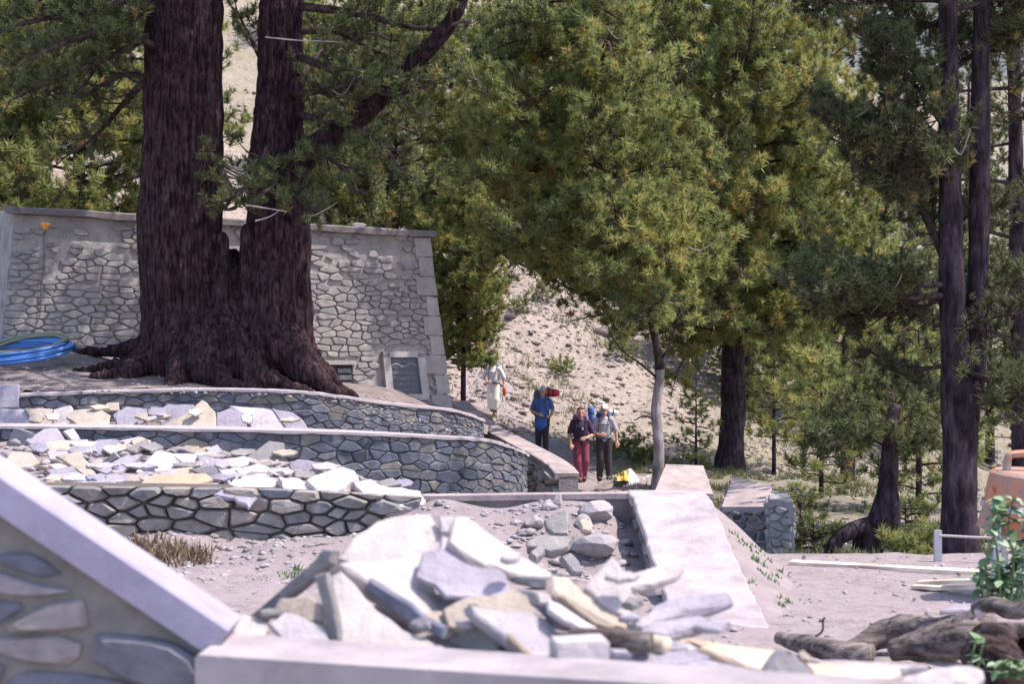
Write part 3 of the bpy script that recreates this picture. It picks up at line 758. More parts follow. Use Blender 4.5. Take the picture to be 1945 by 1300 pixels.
z4 = lambda x, y: (400 + x / 1.768, 900 + y / 1.768)
z5 = lambda x, y: (1300 + x / 2.6, 800 + y / 2.6)
z2 = lambda x, y: (x / 2.161, 700 + y / 2.161)
UP = (.22, -.60, .77)
PILE = [
 ('big round-topped pale flagstone forming the top left of the near pile', [(430,285),(480,215),(560,160),(640,138),(740,135),(768,180),(778,250),(740,300),(700,380),(560,350),(480,310)], 6.98, (.10,-.70,.70), .06, 'slab_white'),
 ('small triangular chip at the very top of the near pile', [(765,140),(828,145),(815,205),(775,195)], 7.04, (.1,-.75,.6), .05, 'slab_white'),
 ('broad white flagstone sloping down the right shoulder of the near pile', [(820,142),(862,143),(930,195),(1010,252),(1145,330),(1152,352),(1090,350),(1010,335),(880,290),(800,230)], 6.95, (.30,-.50,.80), .075, 'slab_white'),
 ('white flagstone under the broad one, beside the bluish slab', [(775,215),(880,205),(1000,280),(1012,345),(900,320),(770,280)], 6.93, (.2,-.6,.75), .06, 'slab_white'),
 ('bluish grey flagstone lying in the middle of the near pile', [(715,262),(790,245),(900,275),(990,335),(1008,410),(890,416),(790,412),(755,375),(690,345)], 6.80, (.12,-.62,.78), .045, 'slab_lav'),
 ('pale cream flagstone under the round-topped one', [(500,300),(600,290),(710,265),(720,340),(760,400),(640,380),(540,345)], 6.86, (.2,-.6,.75), .05, 'slab_white'),
 ('long white flagstone with thick dark blue lower edge', [(425,298),(520,292),(600,330),(700,378),(785,432),(788,512),(700,470),(600,405),(500,345)], 6.72, (.48,-.42,.74), .12, 'slab_white'),
 ('big smooth white flagstone low on the left of the near pile', [(405,345),(440,325),(485,370),(560,460),(650,525),(770,575),(880,620),(700,640),(440,590),(425,450)], 6.50, (.18,-.66,.73), .06, 'slab_white'),
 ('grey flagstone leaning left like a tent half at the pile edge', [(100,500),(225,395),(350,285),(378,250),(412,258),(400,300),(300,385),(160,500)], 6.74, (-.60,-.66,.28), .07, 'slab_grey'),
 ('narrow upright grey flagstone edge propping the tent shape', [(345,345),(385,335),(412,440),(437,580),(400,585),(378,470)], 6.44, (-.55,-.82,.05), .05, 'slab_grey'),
 ('tan flagstone behind the rounded one in the tent gap', [(205,470),(235,420),(330,412),(372,440),(380,500),(300,500),(220,500)], 6.62, (-.1,-.85,.45), .05, 'slab_tan'),
 ('rounded cream flagstone standing on the ledge in the tent gap', [(195,505),(250,465),(320,488),(378,515),(402,578),(260,575),(222,535)], 6.42, (.1,-.80,.55), .05, 'slab_white'),
 ('cream flagstone below the bluish one in the pile centre', [(780,455),(860,412),(950,408),(1015,382),(1062,408),(1095,470),(980,500),(860,530),(800,515)], 6.62, (.1,-.66,.75), .05, 'slab_tan'),
 ('white front flagstone with brown left edge leaning in the pile centre', [(866,440),(1000,462),(1085,468),(1140,500),(1215,580),(1150,650),(1095,640),(985,545),(890,475)], 6.46, (.42,-.55,.72), .085, 'slab_white'),
 ('yellowish flagstone with shaded edge right of the pile centre', [(1142,335),(1200,345),(1290,425),(1415,505),(1395,535),(1270,470),(1150,395)], 6.66, (.45,-.42,.78), .10, 'slab_tan'),
 ('white pointed triangular flagstone right of the pile', [(1352,278),(1378,312),(1405,370),(1436,450),(1420,490),(1330,450),(1255,385),(1300,330)], 6.74, (.15,-.74,.65), .06, 'slab_white'),
 ('thin bright-edged flagstone tucked under the yellowish one', [(1135,425),(1172,436),(1240,480),(1310,525),(1268,530),(1190,490),(1140,455)], 6.52, (.4,-.5,.75), .05, 'slab_white'),
 ('long thin horizontal flagstone pointing right behind the triangle', [(1385,345),(1430,330),(1505,308),(1590,318),(1560,345),(1480,368),(1400,385)], 6.95, (.05,-.35,.93), .06, 'slab_white'),
 ('pointed blue-grey flagstone jutting out to the right of the pile', [(1470,450),(1580,408),(1735,398),(1755,415),(1690,440),(1590,455),(1500,475)], 6.72, (.05,-.28,.95), .09, 'slab_lav'),
 ('small tapered flagstone lying under the pointed blue-grey one', [(1408,505),(1480,458),(1560,444),(1595,462),(1530,482),(1450,515)], 6.58, (0,-.3,.95), .07, 'slab_white'),
 ('lowest tapered flagstone of the three jutting right', [(1430,535),(1490,495),(1640,474),(1685,488),(1620,512),(1520,535)], 6.50, (.02,-.28,.95), .085, 'slab_lav'),
 ('grey broken flagstone flat at the foot of the white front one', [(860,622),(930,600),(1010,588),(1090,620),(1060,640),(960,640)], 6.36, (0,-.4,.9), .04, 'slab_grey'),
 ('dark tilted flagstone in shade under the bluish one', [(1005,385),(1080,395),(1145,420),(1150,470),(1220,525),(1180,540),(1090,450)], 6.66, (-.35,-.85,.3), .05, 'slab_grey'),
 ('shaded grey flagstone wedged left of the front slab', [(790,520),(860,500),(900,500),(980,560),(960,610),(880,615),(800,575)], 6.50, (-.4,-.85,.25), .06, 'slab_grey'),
 ('dark blue slab standing on edge along the long white one', [(418,308),(470,328),(600,398),(782,518),(776,556),(680,512),(560,424),(478,372)], 6.60, (-.50,-.84,.10), .06, 'slab_blue'),  # added strip; dark blue paints the shaded lower edge of the long slab
 ('narrow brown slab on edge left of the white front one', [(860,440),(882,442),(990,540),(1085,622),(1040,618),(940,545)], 6.42, (-.50,-.84,.08), .06, 'slab_brown'),  # added strip; brown paints the front slab's shaded left side
 ('narrow brown slab on edge under the yellowish one', [(1143,395),(1190,418),(1290,496),(1392,528),(1368,548),(1250,495),(1150,430)], 6.56, (-.35,-.92,.05), .06, 'slab_brown'),  # added strip for the yellowish slab's edge, its shade in the colour
 ('short grey slab on edge under the tip of the broad white one', [(1000,338),(1145,352),(1152,388),(1085,388),(1010,362)], 6.86, (0,-.98,.12), .06, 'slab_grey'),  # added strip standing in for the shaded thickness of the broad slab
 ('small white chip in the dark gap right of the bluish slab', [(1090,400),(1140,405),(1150,440),(1105,435)], 6.58, (.1,-.8,.5), .04, 'slab_white'),
 ('pale chip lying left of the tent shape by the coping', [(60,495),(110,470),(200,498),(180,545),(80,540)], 6.50, (.1,-.5,.85), .05, 'slab_white'),
 ('flat bluish shard at the ledge front right of the small grey stone', [(1410,610),(1480,600),(1620,590),(1680,615),(1600,640),(1450,640)], 6.20, (0,-.35,.93), .04, 'slab_lav'),
 ('thin white shard right of the stubby log end', [(1545,560),(1600,565),(1640,590),(1570,590)], 6.42, (.1,-.4,.9), .03, 'slab_white'),
 ('grey shard at the foot of the lowest tapered slab', [(1380,545),(1450,535),(1500,560),(1440,575)], 6.48, (0,-.5,.85), .04, 'slab_grey'),
 ('tan broken flagstone between long blue-edged one and pile centre', [(700,470),(770,460),(830,490),(860,530),(800,540),(720,515)], 6.58, (.1,-.6,.75), .05, 'slab_tan'),
]
for i, (lb, poly, Y, n, th, mt) in enumerate(PILE):
    flag(lb, poly, z4, Y, n, th * (.72 if th < .11 else .8), mt, 'flagstones of the near pile', seed=100 + i)

z6 = lambda x, y: (940 + x / 5.0, 900 + y / 5.0)
flag('upright pinkish grey slab leaning among the boulders of the pit', [(470,440),(560,372),(680,338),(695,450),(690,575),(560,570),(490,520)], z6, 15.85, (-.1,-.75,.65), .10, 'slab_grey')
flag('wide flat slab with broken left edge lying below the upright pit slab', [(305,640),(420,582),(600,585),(752,592),(690,690),(560,730),(480,720),(395,800),(330,745),(400,690),(310,690)], z6, 15.25, (.05,-.50,.86), .11, 'slab_grey')
flag('tilted grey slab just above the near pile in the pit', [(630,790),(720,752),(800,830),(842,900),(830,945),(745,935)], z6, 14.85, (.35,-.7,.6), .09, 'slab_grey')
flag('flat cream slab leaning between the pit boulders by the ramp', [(790,440),(860,415),(930,470),(920,540),(840,530)], z6, 15.75, (.1,-.6,.8), .08, 'slab_tan')
# block and logs on the ledge at the pile foot
def slabbed_box(name, label, cat, u0, u1, v0, v1, Y, depth, mat, yaw=0.0, group=None):
    a = P(u0, v1, Y); b = P(u1, v0, Y); w = b[0] - a[0]; h = b[2] - a[2]
    V = []; r = random.Random(label)
    c, s = math.cos(yaw), math.sin(yaw)
    bm = bmesh.new(); bmesh.ops.create_cube(bm, size=1.0)
    for q in bm.verts: q.co = (q.co.x * w + r.uniform(-.01, .01), q.co.y * depth + r.uniform(-.01, .01), (q.co.z + .5) * h + r.uniform(-.006, .006))
    bmesh.ops.bevel(bm, geom=bm.edges[:], offset=.008, segments=2, affect='EDGES')
    V = [(a[0] + w / 2 + q.co.x * c - q.co.y * s, Y + depth / 2 + q.co.x * s + q.co.y * c, a[2] + q.co.z) for q in bm.verts]
    bm.verts.index_update(); F = [[q.index for q in f.verts] for f in bm.faces]; bm.free()
    return tag(obj(name, V, F, mat, base=(a[0] + w / 2, Y + depth / 2, a[2])), label, cat, group)
slabbed_box('stone_block', 'squared pale stone block at the front edge of the near pile', 'stone block', 1047, 1152, 1222, 1272, 5.95, .17, M['slab_white'], .12)
slabbed_box('stone_block', 'small grey squared stone just right of the pale block', 'stone block', 1160, 1202, 1242, 1272, 6.0, .10, M['slab_lav'], .1)
def log(label, pts, rad, mat, name='log', seg=12, lump=.06, seed=0, group=None, n=18, flat=1.0, cat='log'):
    p = smooth_path(pts, n); rr_ = .84 * np.interp(np.linspace(0, 1, n), np.linspace(0, 1, len(rad)), rad)
    v, f = tube(p, rr_, seg, lump, seed, flat); v = np.array(v); b = p[n // 2].copy(); b[2] = v[:, 2].min()
    return tag(obj(name, v, f, mat, base=b, smooth=True), label, cat, group)
log('short grey round log lying at the foot of the pointed triangle', [P(1085, 1212, 6.30), P(1180, 1218, 6.22), P(1237, 1222, 6.18)], [.052, .054, .05], M['log'], seed=4, lump=.02)
log('stubby log end with tan cut face right of the longer log', [P(1236, 1226, 6.28), P(1268, 1230, 6.24)], [.05, .048], M['plank'], seed=5, n=6, lump=.02)
flag('yellowish broad flat plank lying right of the near pile', [(-60,1060),(60,1075),(150,1092),(300,1112),(440,1130),(470,1160),(420,1225),(300,1205),(120,1140),(-20,1100)], z5, 6.55, (.03,-.32,.94), .05, 'plank', name='wooden_plank')
flag('cream flat plank at the lower right before the rounded white stone', [(590,1195),(700,1190),(900,1205),(1060,1220),(1080,1262),(900,1275),(640,1262)], z5, 6.12, (0,-.3,.95), .05, 'plank', name='wooden_plank')
flag('greenish grey wedge stone standing between the two planks', [(395,1250),(425,1190),(475,1125),(520,1130),(585,1190),(690,1290),(500,1300),(400,1290)], z5, 6.05, (.35,-.8,.5), .08, 'slab_grey')
flag('small tan chip standing beside the wedge stone', [(560,1150),(590,1130),(630,1165),(620,1190),(575,1180)], z5, 6.25, (.1,-.8,.5), .04, 'slab_tan')
flag('rounded white stone slab at the lower right end of the ledge', [(1030,1290),(1100,1250),(1240,1215),(1400,1205),(1470,1220),(1482,1265),(1440,1300),(1200,1320)], z5, 5.95, (.05,-.5,.85), .10, 'slab_white')
flag('thin pale stone sliver lying behind the cream plank', [(620,1180),(800,1178),(1000,1195),(1200,1215),(1040,1228),(800,1210)], z5, 6.4, (0,-.3,.95), .04, 'slab_white')
flag('flat bluish flagstone at the ledge front below the yellow plank', [(-110,1150),(60,1175),(210,1200),(330,1245),(200,1260),(0,1240),(-120,1200)], z5, 6.15, (0,-.35,.93), .04, 'slab_lav')

# ledge
lg = thing('ledge_wall', 'low near wall with broad pale concrete top carrying the pile of slabs', 'wall', (0.3, 6.0, -2.3))
A0 = P(370, 1245, 5.992); A1 = np.array((2.9, 4.76, -1.2)); B1 = np.array((3.05, 4.95, -1.2)); B0 = P(430, 1203, 6.447)
def slab_between(tops, th, bev=.012):
    tops = [np.array(t, float) for t in tops]; c = sum(tops) / len(tops); n = len(tops)
    up = [t + (c - t) / np.linalg.norm(c - t) * bev for t in tops]
    V = up + [t - np.array((0, 0, bev)) for t in tops] + [t - np.array((0, 0, th)) for t in tops]
    return V, [tuple(range(n))] + [(k * n + i, k * n + n + i, k * n + n + (i + 1) % n, k * n + (i + 1) % n) for k in range(2) for i in range(n)] + [tuple(2 * n + i for i in range(n))[::-1]]
v, f = slab_between([A0, A1, B1, B0], .16); obj('ledge_top', v, f, M['concrete'], lg)
o_ = np.array((.04, .05, 0)); i_ = np.array((-.04, -.02, 0))
v, f = slab_between([A0 + o_ - (0, 0, .163), A1 + (0, .05, -.163), B1 + (0, -.02, -.163), B0 + (.04, -.02, -.163)], 1.1, .002); obj('wall_core', v, f, M['near_mortar'], lg)

# fill behind the ledge
def z_fill(x, y):
    yb = 6.40 - (x + 1.17) * .352
    hx = np.interp(x, [-1.3, -1.15, -.8, -.5, -.2, .15, .45, .9, 1.3, 3], [0, .10, .40, .72, .78, .62, .42, .24, .05, 0])
    up = -1.42 + .42 * hx * sm(0.15, .85, y - yb)
    down = up - (up + 2.45) * sm(.72, 2.0, y - yb)
    return down + sn(x, y, 2.2, 51) * .012
grid_patch('pile_fill', -1.2, 3.0, 5.4, 8.6, 80, 70, z_fill, M['rubble'], lambda x, y: y > 6.40 - (x + 1.17) * .352 + .01)

# near sloping parapet with coping
pt = thing('stair_parapet', 'blurred near stair parapet of rounded stones with lavender sloping coping', 'parapet', (-1.7, 6.1, -2.3))
CA = P(-330, 680, 6.22); CB = P(438, 1195, 6.18)
dd = (CB - CA) / np.linalg.norm(CB - CA); side = np.array((.0, 1.0, 0)); upn = np.array((-dd[2], 0, dd[0])); upn = upn / np.linalg.norm(upn)
V = []
for q in (CA, CB):
    for (a_, b_2) in ((-.01, -.135), (-.01, -.012), (.004, 0), (.27, .0), (.27, -.135)): V.append(q + side * a_ + upn * b_2)
obj('coping', V, [(0, 1, 6, 5), (1, 2, 7, 6), (2, 3, 8, 7), (3, 4, 9, 8), (4, 0, 5, 9), (4, 3, 2, 1, 0), (5, 6, 7, 8, 9)], M['coping'], pt)
LA = CA - upn * .137; LB = CB - upn * .137
V = []
for q in (LA, LB):
    for yo in (.055, .24): V += [q + side * yo, np.array((q[0], q[1] + yo, -2.4))]
obj('wall_core', V, [(0, 1, 5, 4), (2, 6, 7, 3), (0, 4, 6, 2), (1, 3, 7, 5), (0, 2, 3, 1), (4, 5, 7, 6)], M['near_mortar'], pt)
PW = LB[0] - LA[0]
def Spar(x, y, d):
    t = x / PW; top = LA + (LB - LA) * t; return np.array((top[0], top[1] + .055 - d, -1.75 + y))
def pkeep(cx, cy, r):
    t = cx / PW; top = (LA + (LB - LA) * t)[2]; return -1.75 + cy < top - .12
masonry(pt, Spar, PW, 1.75, .30, .125, .022, .05, M['near_stone'], 61, keep=pkeep, rnd=.85, skew=.35, jit=.5)

# ------------------------------------------------------------------ flagstones on the terraces
UPPER = [
 ('upright blue-grey slab at the far left against the highest wall', [(-40,75),(76,66),(76,160),(-40,170)], 'slab_lav', (.05,-.95,.3), 23.0),
 ('low lavender slab below the upright blue-grey one', [(-30,165),(105,166),(150,232),(-30,240)], 'slab_lav'),
 ('tan slab with slanted left edge on the middle ledge', [(100,165),(160,163),(216,166),(216,240),(150,238)], 'slab_tan'),
 ('whitish slab behind the orange-cream one on the middle ledge', [(218,168),(290,150),(308,185),(275,238),(218,240)], 'slab_white'),
 ('orange-cream flat slab with pointed left tip on the middle ledge', [(274,203),(300,172),(400,160),(452,190),(442,235),(330,240)], 'slab_tan', (0,-.6,.8), 22.2),
 ('small tan pointed slab standing highest on the middle ledge', [(412,172),(440,140),(486,138),(488,175)], 'slab_tan', (.1,-.8,.6), 22.9),
 ('lavender slab with slanting lower edge on the middle ledge', [(465,188),(520,155),(600,165),(606,208),(560,240),(480,232)], 'slab_lav'),
 ('narrow greyish slab filling the gap on the middle ledge', [(606,170),(640,155),(665,160),(635,242),(600,240)], 'slab_grey'),
 ('broad lavender slab leaning behind the big tan one', [(648,175),(690,145),(795,148),(800,190),(660,235)], 'slab_lav', (.05,-.75,.65), 22.9),
 ('big tan slab with peaked top on the middle ledge', [(656,238),(760,188),(830,128),(882,175),(888,245),(690,245)], 'slab_tan', (.05,-.72,.68), 22.4),
 ('tall lavender slab right of the big tan one', [(888,182),(950,162),(1012,186),(1012,248),(888,246)], 'slab_lav'),
 ('white slanted slab lying across two others on the middle ledge', [(940,152),(1085,163),(1062,190),(1005,190)], 'slab_white', (.1,-.5,.85), 22.7),
 ('pinkish slab near the right end of the middle ledge', [(1018,205),(1060,163),(1125,170),(1185,215),(1172,250),(1030,248)], 'slab_white'),
 ('grey-lavender slab at the right end of the middle ledge', [(1115,163),(1200,180),(1242,210),(1268,252),(1180,252)], 'slab_lav'),
]
for i, q in enumerate(UPPER):
    lb, poly, mt = q[:3]; n = q[3] if len(q) > 3 else (random.uniform(-.05, .2), -.75, .62); Y = q[4] if len(q) > 4 else 22.55
    flag(lb, poly, z2, Y, n, .06, mt, 'slabs leaning on the middle ledge', seed=200 + i)
LOWER = [
 ('dark olive slab standing upright at the left of the big heap', [(15,325),(58,243),(136,265),(110,325)], 'slab_grey', (-.35,-.9,.2)),
 ('large lavender slab at the top left of the big heap', [(103,295),(180,248),(235,243),(268,290),(205,335),(150,325)], 'slab_lav'),
 ('cream slab overlapping the large lavender one', [(168,330),(190,298),(262,292),(322,300),(322,338),(260,358),(163,354)], 'slab_tan'),
 ('small white slab behind the cream one at the heap top', [(258,258),(302,244),(328,282),(300,300)], 'slab_white'),
 ('lavender sliver right of the cream slab', [(288,288),(362,290),(352,335),(318,325)], 'slab_lav'),
 ('long tan kite-shaped slab in the left middle of the heap', [(228,360),(330,338),(362,390),(398,440),(350,444),(295,402)], 'slab_tan'),
 ('yellowish slab at the left edge of the heap above the coping', [(15,390),(48,338),(132,345),(164,388),(90,420),(25,415)], 'slab_tan'),
 ('bluish slab with orange rim left of the heap middle', [(352,335),(410,293),(458,290),(442,345),(362,375)], 'slab_lav'),
 ('thin long slab edge pointing right at the heap top', [(438,315),(505,292),(572,278),(580,292),(480,328)], 'slab_white'),
 ('dark slab edge leaning diagonally in the heap middle', [(385,405),(470,343),(485,365),(408,415)], 'slab_grey', (-.5,-.8,.3)),
 ('long lavender slab below the diagonal dark edge', [(418,412),(500,363),(585,350),(542,392),(490,430),(428,434)], 'slab_lav'),
 ('grey slab with pointed right end behind the heap middle', [(498,335),(600,288),(630,322),(540,338)], 'slab_grey'),
 ('large pale rounded slab at the heap centre', [(555,425),(640,338),(702,345),(760,408),(690,420),(600,445)], 'slab_white'),
 ('pale flat slab behind the large rounded one', [(678,345),(800,350),(835,385),(760,395)], 'slab_white'),
 ('small orange slab against the middle wall', [(795,335),(860,318),(882,335),(820,350)], 'slab_orange'),
 ('whitish slab right behind the grey block', [(805,385),(840,358),(915,385),(905,415),(800,415)], 'slab_lav'),
 ('long low slab at the foot of the triangular one', [(895,375),(1000,358),(1085,385),(1050,400),(950,405)], 'slab_white'),
 ('big triangular tan-grey slab leaning on the middle wall', [(995,375),(1060,330),(1105,298),(1165,305),(1175,355),(1060,392)], 'slab_grey', (.15,-.75,.65)),
 ('bright orange flat slab lying at the front of the heap', [(576,470),(640,433),(845,430),(875,455),(775,490),(640,485)], 'slab_orange', (0,-.42,.9)),
 ('dark grey squared block right of the orange slab', [(778,415),(870,398),(935,440),(905,478),(865,455)], 'slab_grey', (.4,-.8,.3)),
 ('tilted white slab with dark side beside the grey block', [(895,410),(950,428),(978,472),(930,478)], 'slab_white', (.3,-.6,.7)),
 ('broad pale slab behind the first white boulder', [(965,415),(1060,388),(1155,425),(1085,445),(985,440)], 'slab_white'),
 ('upright whitish slab low against the middle wall', [(1185,385),(1225,372),(1332,388),(1315,435),(1195,425)], 'slab_lav', (0,-.85,.5)),
 ('bluish slab behind the left end of the lowest wall cap', [(188,415),(300,400),(345,442),(215,445)], 'slab_lav'),
 ('long thin grey slab lying along the lowest wall cap', [(85,460),(200,470),(405,463),(395,490),(115,488)], 'slab_lav', (0,-.4,.9)),
 ('small bluish slab left of the orange front slab', [(378,445),(470,450),(478,475),(400,468)], 'slab_lav', (0,-.45,.9)),
 ('cream slab just above the orange front slab', [(478,445),(605,428),(590,462),(505,468)], 'slab_tan'),
 ('cream slab behind the dark block in the heap', [(685,415),(795,403),(762,442),(695,438)], 'slab_tan'),
 ('small tan slab in the left gap of the heap', [(155,400),(232,388),(245,420)], 'slab_tan'),
 ('narrow white slab between kite slab and coping', [(225,440),(300,425),(410,450),(380,462),(260,458)], 'slab_white'),
 ('small standing chip near the right end of the heap', [(1595,475),(1640,452),(1655,482)], 'slab_tan', (0,-.9,.4)),
 ('narrow lavender slab in front of the large rounded one', [(590,432),(700,418),(720,432),(640,445)], 'slab_lav'),
]
for i, q in enumerate(LOWER):
    lb, poly, mt = q[:3]; v_ = 700 + sum(p[1] for p in poly) / len(poly) / 2.161; n = q[3] if len(q) > 3 else (random.uniform(-.1, .25), -.62, .75)
    Y = 17.2 + (940 - v_) / 125 * 3.4 - .12
    flag(lb, poly, z2, Y, n, .055, mt, 'slabs of the heap on the lower terrace', seed=300 + i)
def zrock(label, poly, Y, depth, mat, seed):          # irregular rough block from its outline
    flag(label, poly, z2, Y, (.05, -.55, .83), depth, mat, 'white broken stones on the lowest wall', name='broken_stone', seed=seed, rough=.03)
zrock('first jagged white stone right of the grey block', [(938,478),(1000,438),(1092,433),(1145,470),(1090,500),(1000,498)], 17.2, .14, 'rock_white', 1)
zrock('pinkish white stone with dark notch in the row on the wall', [(1145,440),(1232,452),(1265,480),(1295,508),(1210,525),(1160,482)], 17.1, .14, 'rock_white', 2)
zrock('tallest bright white stone in the row on the lowest wall', [(1258,458),(1350,418),(1402,403),(1452,420),(1475,462),(1380,505),(1300,502)], 17.15, .16, 'rock_white', 3)
zrock('long white stone at the right end of the lowest wall', [(1445,462),(1520,455),(1600,488),(1722,503),(1745,540),(1735,565),(1600,575),(1490,515)], 17.0, .16, 'rock_white', 4)
zrock('lavender slab hanging over the front of the lowest wall', [(860,490),(1000,488),(1080,510),(1020,570),(960,530),(880,520)], 16.86, .06, 'slab_lav', 5)

# small shards lying between the big slabs, each beside a named one
def shards(rows, conv_inv, kx, ky, Yf, grp, seed, mats, pick):
    r = random.Random(seed)
    for row in rows:
        lb, poly = row[0], row[1]
        xs = [p[0] for p in poly]; ys = [p[1] for p in poly]; cx, cy = sum(xs) / len(xs), sum(ys) / len(ys)
        for rel, px, py in (('left of', min(xs), cy), ('right of', max(xs), cy), ('in front of', cx, max(ys))):
            if r.random() > pick or len(lb.split()) + len(rel.split()) + 3 > 15: continue
            w = r.uniform(*kx); h = r.uniform(*ky); n = r.randint(4, 6); a0 = r.uniform(0, 6.28)
            pl = [(px + w * math.cos(a0 + 6.283 * k / n) * r.uniform(.75, 1.2), py + h * math.sin(a0 + 6.283 * k / n) * r.uniform(.75, 1.2)) for k in range(n)]
            flag('small shard %s the %s' % (rel, lb), pl, conv_inv, Yf(py), (r.uniform(-.3, .35), -r.uniform(.35, .75), .8), r.uniform(.025, .045), r.choice(mats), grp, seed=r.randint(0, 99999), rough=.02)
shards(LOWER, z2, (28, 70), (9, 22), lambda y: 17.2 + (940 - (700 + y / 2.161)) / 125 * 3.4 - .16, 'small shards in the heap on the lower terrace', 5, ['slab_white', 'slab_lav', 'slab_lav', 'slab_tan', 'slab_grey'], .75)
shards(UPPER, z2, (24, 55), (10, 24), lambda y: 22.35, 'small shards on the middle ledge', 6, ['slab_white', 'slab_lav', 'slab_tan'], .6)
shards(PILE, z4, (35, 75), (10, 22), lambda y: 6.3 + (640 - y) / 500 * .62, 'small shards in the near pile', 7, ['slab_white', 'slab_white', 'slab_lav', 'slab_grey'], .14)

# chips and pebbles nobody could count
def pebbles(name, n, fx, fy, fz, smin, smax, mat, seed):
    r = np.random.default_rng(seed); base, f = rock_vf((0, 0, 0), (1, .85, .45), seed, 1, 0); f = np.array(f); base = np.array(base)
    x = fx(r, n); y = fy(r, n); z = fz(x, y); s = smin + (smax - smin) * r.random(n) ** 3
    a = r.uniform(0, 6.28, n); ca, sa = np.cos(a), np.sin(a); st = r.uniform(.6, 1.6, n)
    V = np.empty((n, len(base), 3)); bx = base[:, 0][None] * st[:, None]; by = base[:, 1][None]
    V[:, :, 0] = x[:, None] + s[:, None] * (bx * ca[:, None] - by * sa[:, None]); V[:, :, 1] = y[:, None] + s[:, None] * (bx * sa[:, None] + by * ca[:, None])
    V[:, :, 2] = z[:, None] + s[:, None] * (base[:, 2][None] + .1)
    Fq = (f[None] + (np.arange(n) * len(base))[:, None, None]).reshape(-1, 3)
    me = bpy.data.meshes.new(name); Vr = V.reshape(-1, 3); me.vertices.add(len(Vr)); me.vertices.foreach_set('co', Vr.reshape(-1).astype(np.float32))
    me.loops.add(len(Fq) * 3); me.loops.foreach_set('vertex_index', Fq.reshape(-1).astype(np.int32)); me.polygons.add(len(Fq)); me.polygons.foreach_set('loop_start', np.arange(0, len(Fq) * 3, 3, dtype=np.int32))
    me.materials.append(mat); me.update(calc_edges=True); o = link(name, me); o['kind'] = 'stuff'; return o
uni = lambda a, b: (lambda r, n: r.uniform(a, b, n))
pebbles('gravel', 2600, uni(-6, 7), uni(11, 16.9), lambda x, y: np.maximum(H(x, y), np.where(x < 1.3, z_bank(x, y), -9)), .008, .05, M['rubble'], 71)
pebbles('gravel', 900, uni(-5.5, .9), uni(14.9, 16.9), z_bank, .012, .075, M['boulder'], 72)
pebbles('rubble', 130, uni(.0, 1.25), uni(14.9, 16.8), z_bank, .03, .15, M['boulder'], 81)
pebbles('rubble', 1700, uni(-6.5, -1.0), uni(17.0, 20.8), z_lower, .02, .19, M['rubble'], 73)
pebbles('rubble', 260, uni(-6, -.7), uni(15.9, 16.85), z_bank, .012, .085, M['brown_stone'], 83)
pebbles('rubble', 350, uni(-1.1, 2.0), uni(6.2, 7.3), z_fill, .012, .055, M['rubble'], 74)
def hx(r, n): return r.uniform(-14, 22, n)
def hyy(r, n): return 44 + 60 * r.random(n) ** 1.5
pebbles('scree', 6500, hx, hyy, lambda x, y: H(x, y), .03, .26, M['scree'], 75)
pebbles('scree', 12000, uni(-4, 13), lambda r, n: 46 + 30 * r.random(n), lambda x, y: H(x, y), .02, .16, M['scree'], 79)
pebbles('scree', 260, hx, hyy, lambda x, y: H(x, y) - .05, .3, .85, M['scree'], 76)
pebbles('gravel', 1400, lambda r, n: r.uniform(-2, 9, n), lambda r, n: r.uniform(18, 46, n), lambda x, y: H(x, y), .02, .13, M['scree'], 77)
pebbles('litter', 1500, uni(-8, -.6), uni(23.3, 28), z_upper, .008, .05, M['rubble'], 78)

# grass
def blades(name, cx, cy, fz, h, mat, seed, spread=.05, per=9):
    r = np.random.default_rng(seed); n = len(cx) * per
    x = np.repeat(cx, per) + r.normal(0, spread, n); y = np.repeat(cy, per) + r.normal(0, spread, n); z = fz(x, y)
    a = r.uniform(0, 6.28, n); hh = h * r.uniform(.4, 1.2, n); w = .012 + .01 * r.random(n); lean = r.normal(0, .45, (n, 2)) * hh[:, None]
    T = np.empty((n, 3, 3)); T[:, 0] = np.stack([x - w * np.cos(a), y - w * np.sin(a), z - .02], -1); T[:, 1] = np.stack([x + w * np.cos(a), y + w * np.sin(a), z - .02], -1)
    T[:, 2] = np.stack([x + lean[:, 0], y + lean[:, 1], z + hh], -1)
    tint = np.clip(np.repeat(r.random(len(cx)), per) + r.normal(0, .12, n), 0, 1)
    o = link(name, tri_mesh(name, T, mat, tint)); o['kind'] = 'stuff'; return o
r_ = np.random.default_rng(5)
gxs = r_.uniform(2.2, 9, 4600); gys = r_.uniform(18.3, 46, 4600); k = sn(gxs, gys, .25, 91) + r_.normal(0, .4, 4600) > .3
blades('grass', gxs[k], gys[k], H, .13, M['grass'], 1)
gxs = r_.uniform(-8, 20, 6000); gys = r_.uniform(45, 90, 6000); k = (sn(gxs, gys, .10, 92) + r_.normal(0, .3, 6000) > .0)
blades('grass', gxs[k], gys[k], H, .28, M['grass'], 2, .12, 8)
gxs = r_.uniform(-2.6, -1.5, 40); blades('weeds', gxs, r_.uniform(15.0, 15.7, 40), z_bank, .09, M['leaf'], 3, .04, 8)
blades('dry_stalks', np.concatenate([r_.normal(-4.0, .12, 50), r_.normal(-3.45, .14, 50)]), r_.normal(16.2, .1, 100), z_bank, .15, M['straw'], 4, .06, 7)
blades('weeds', r_.normal(2.4, .10, 26), r_.uniform(13, 16, 26), z_rb, .05, M['leaf'], 6, .03, 8)

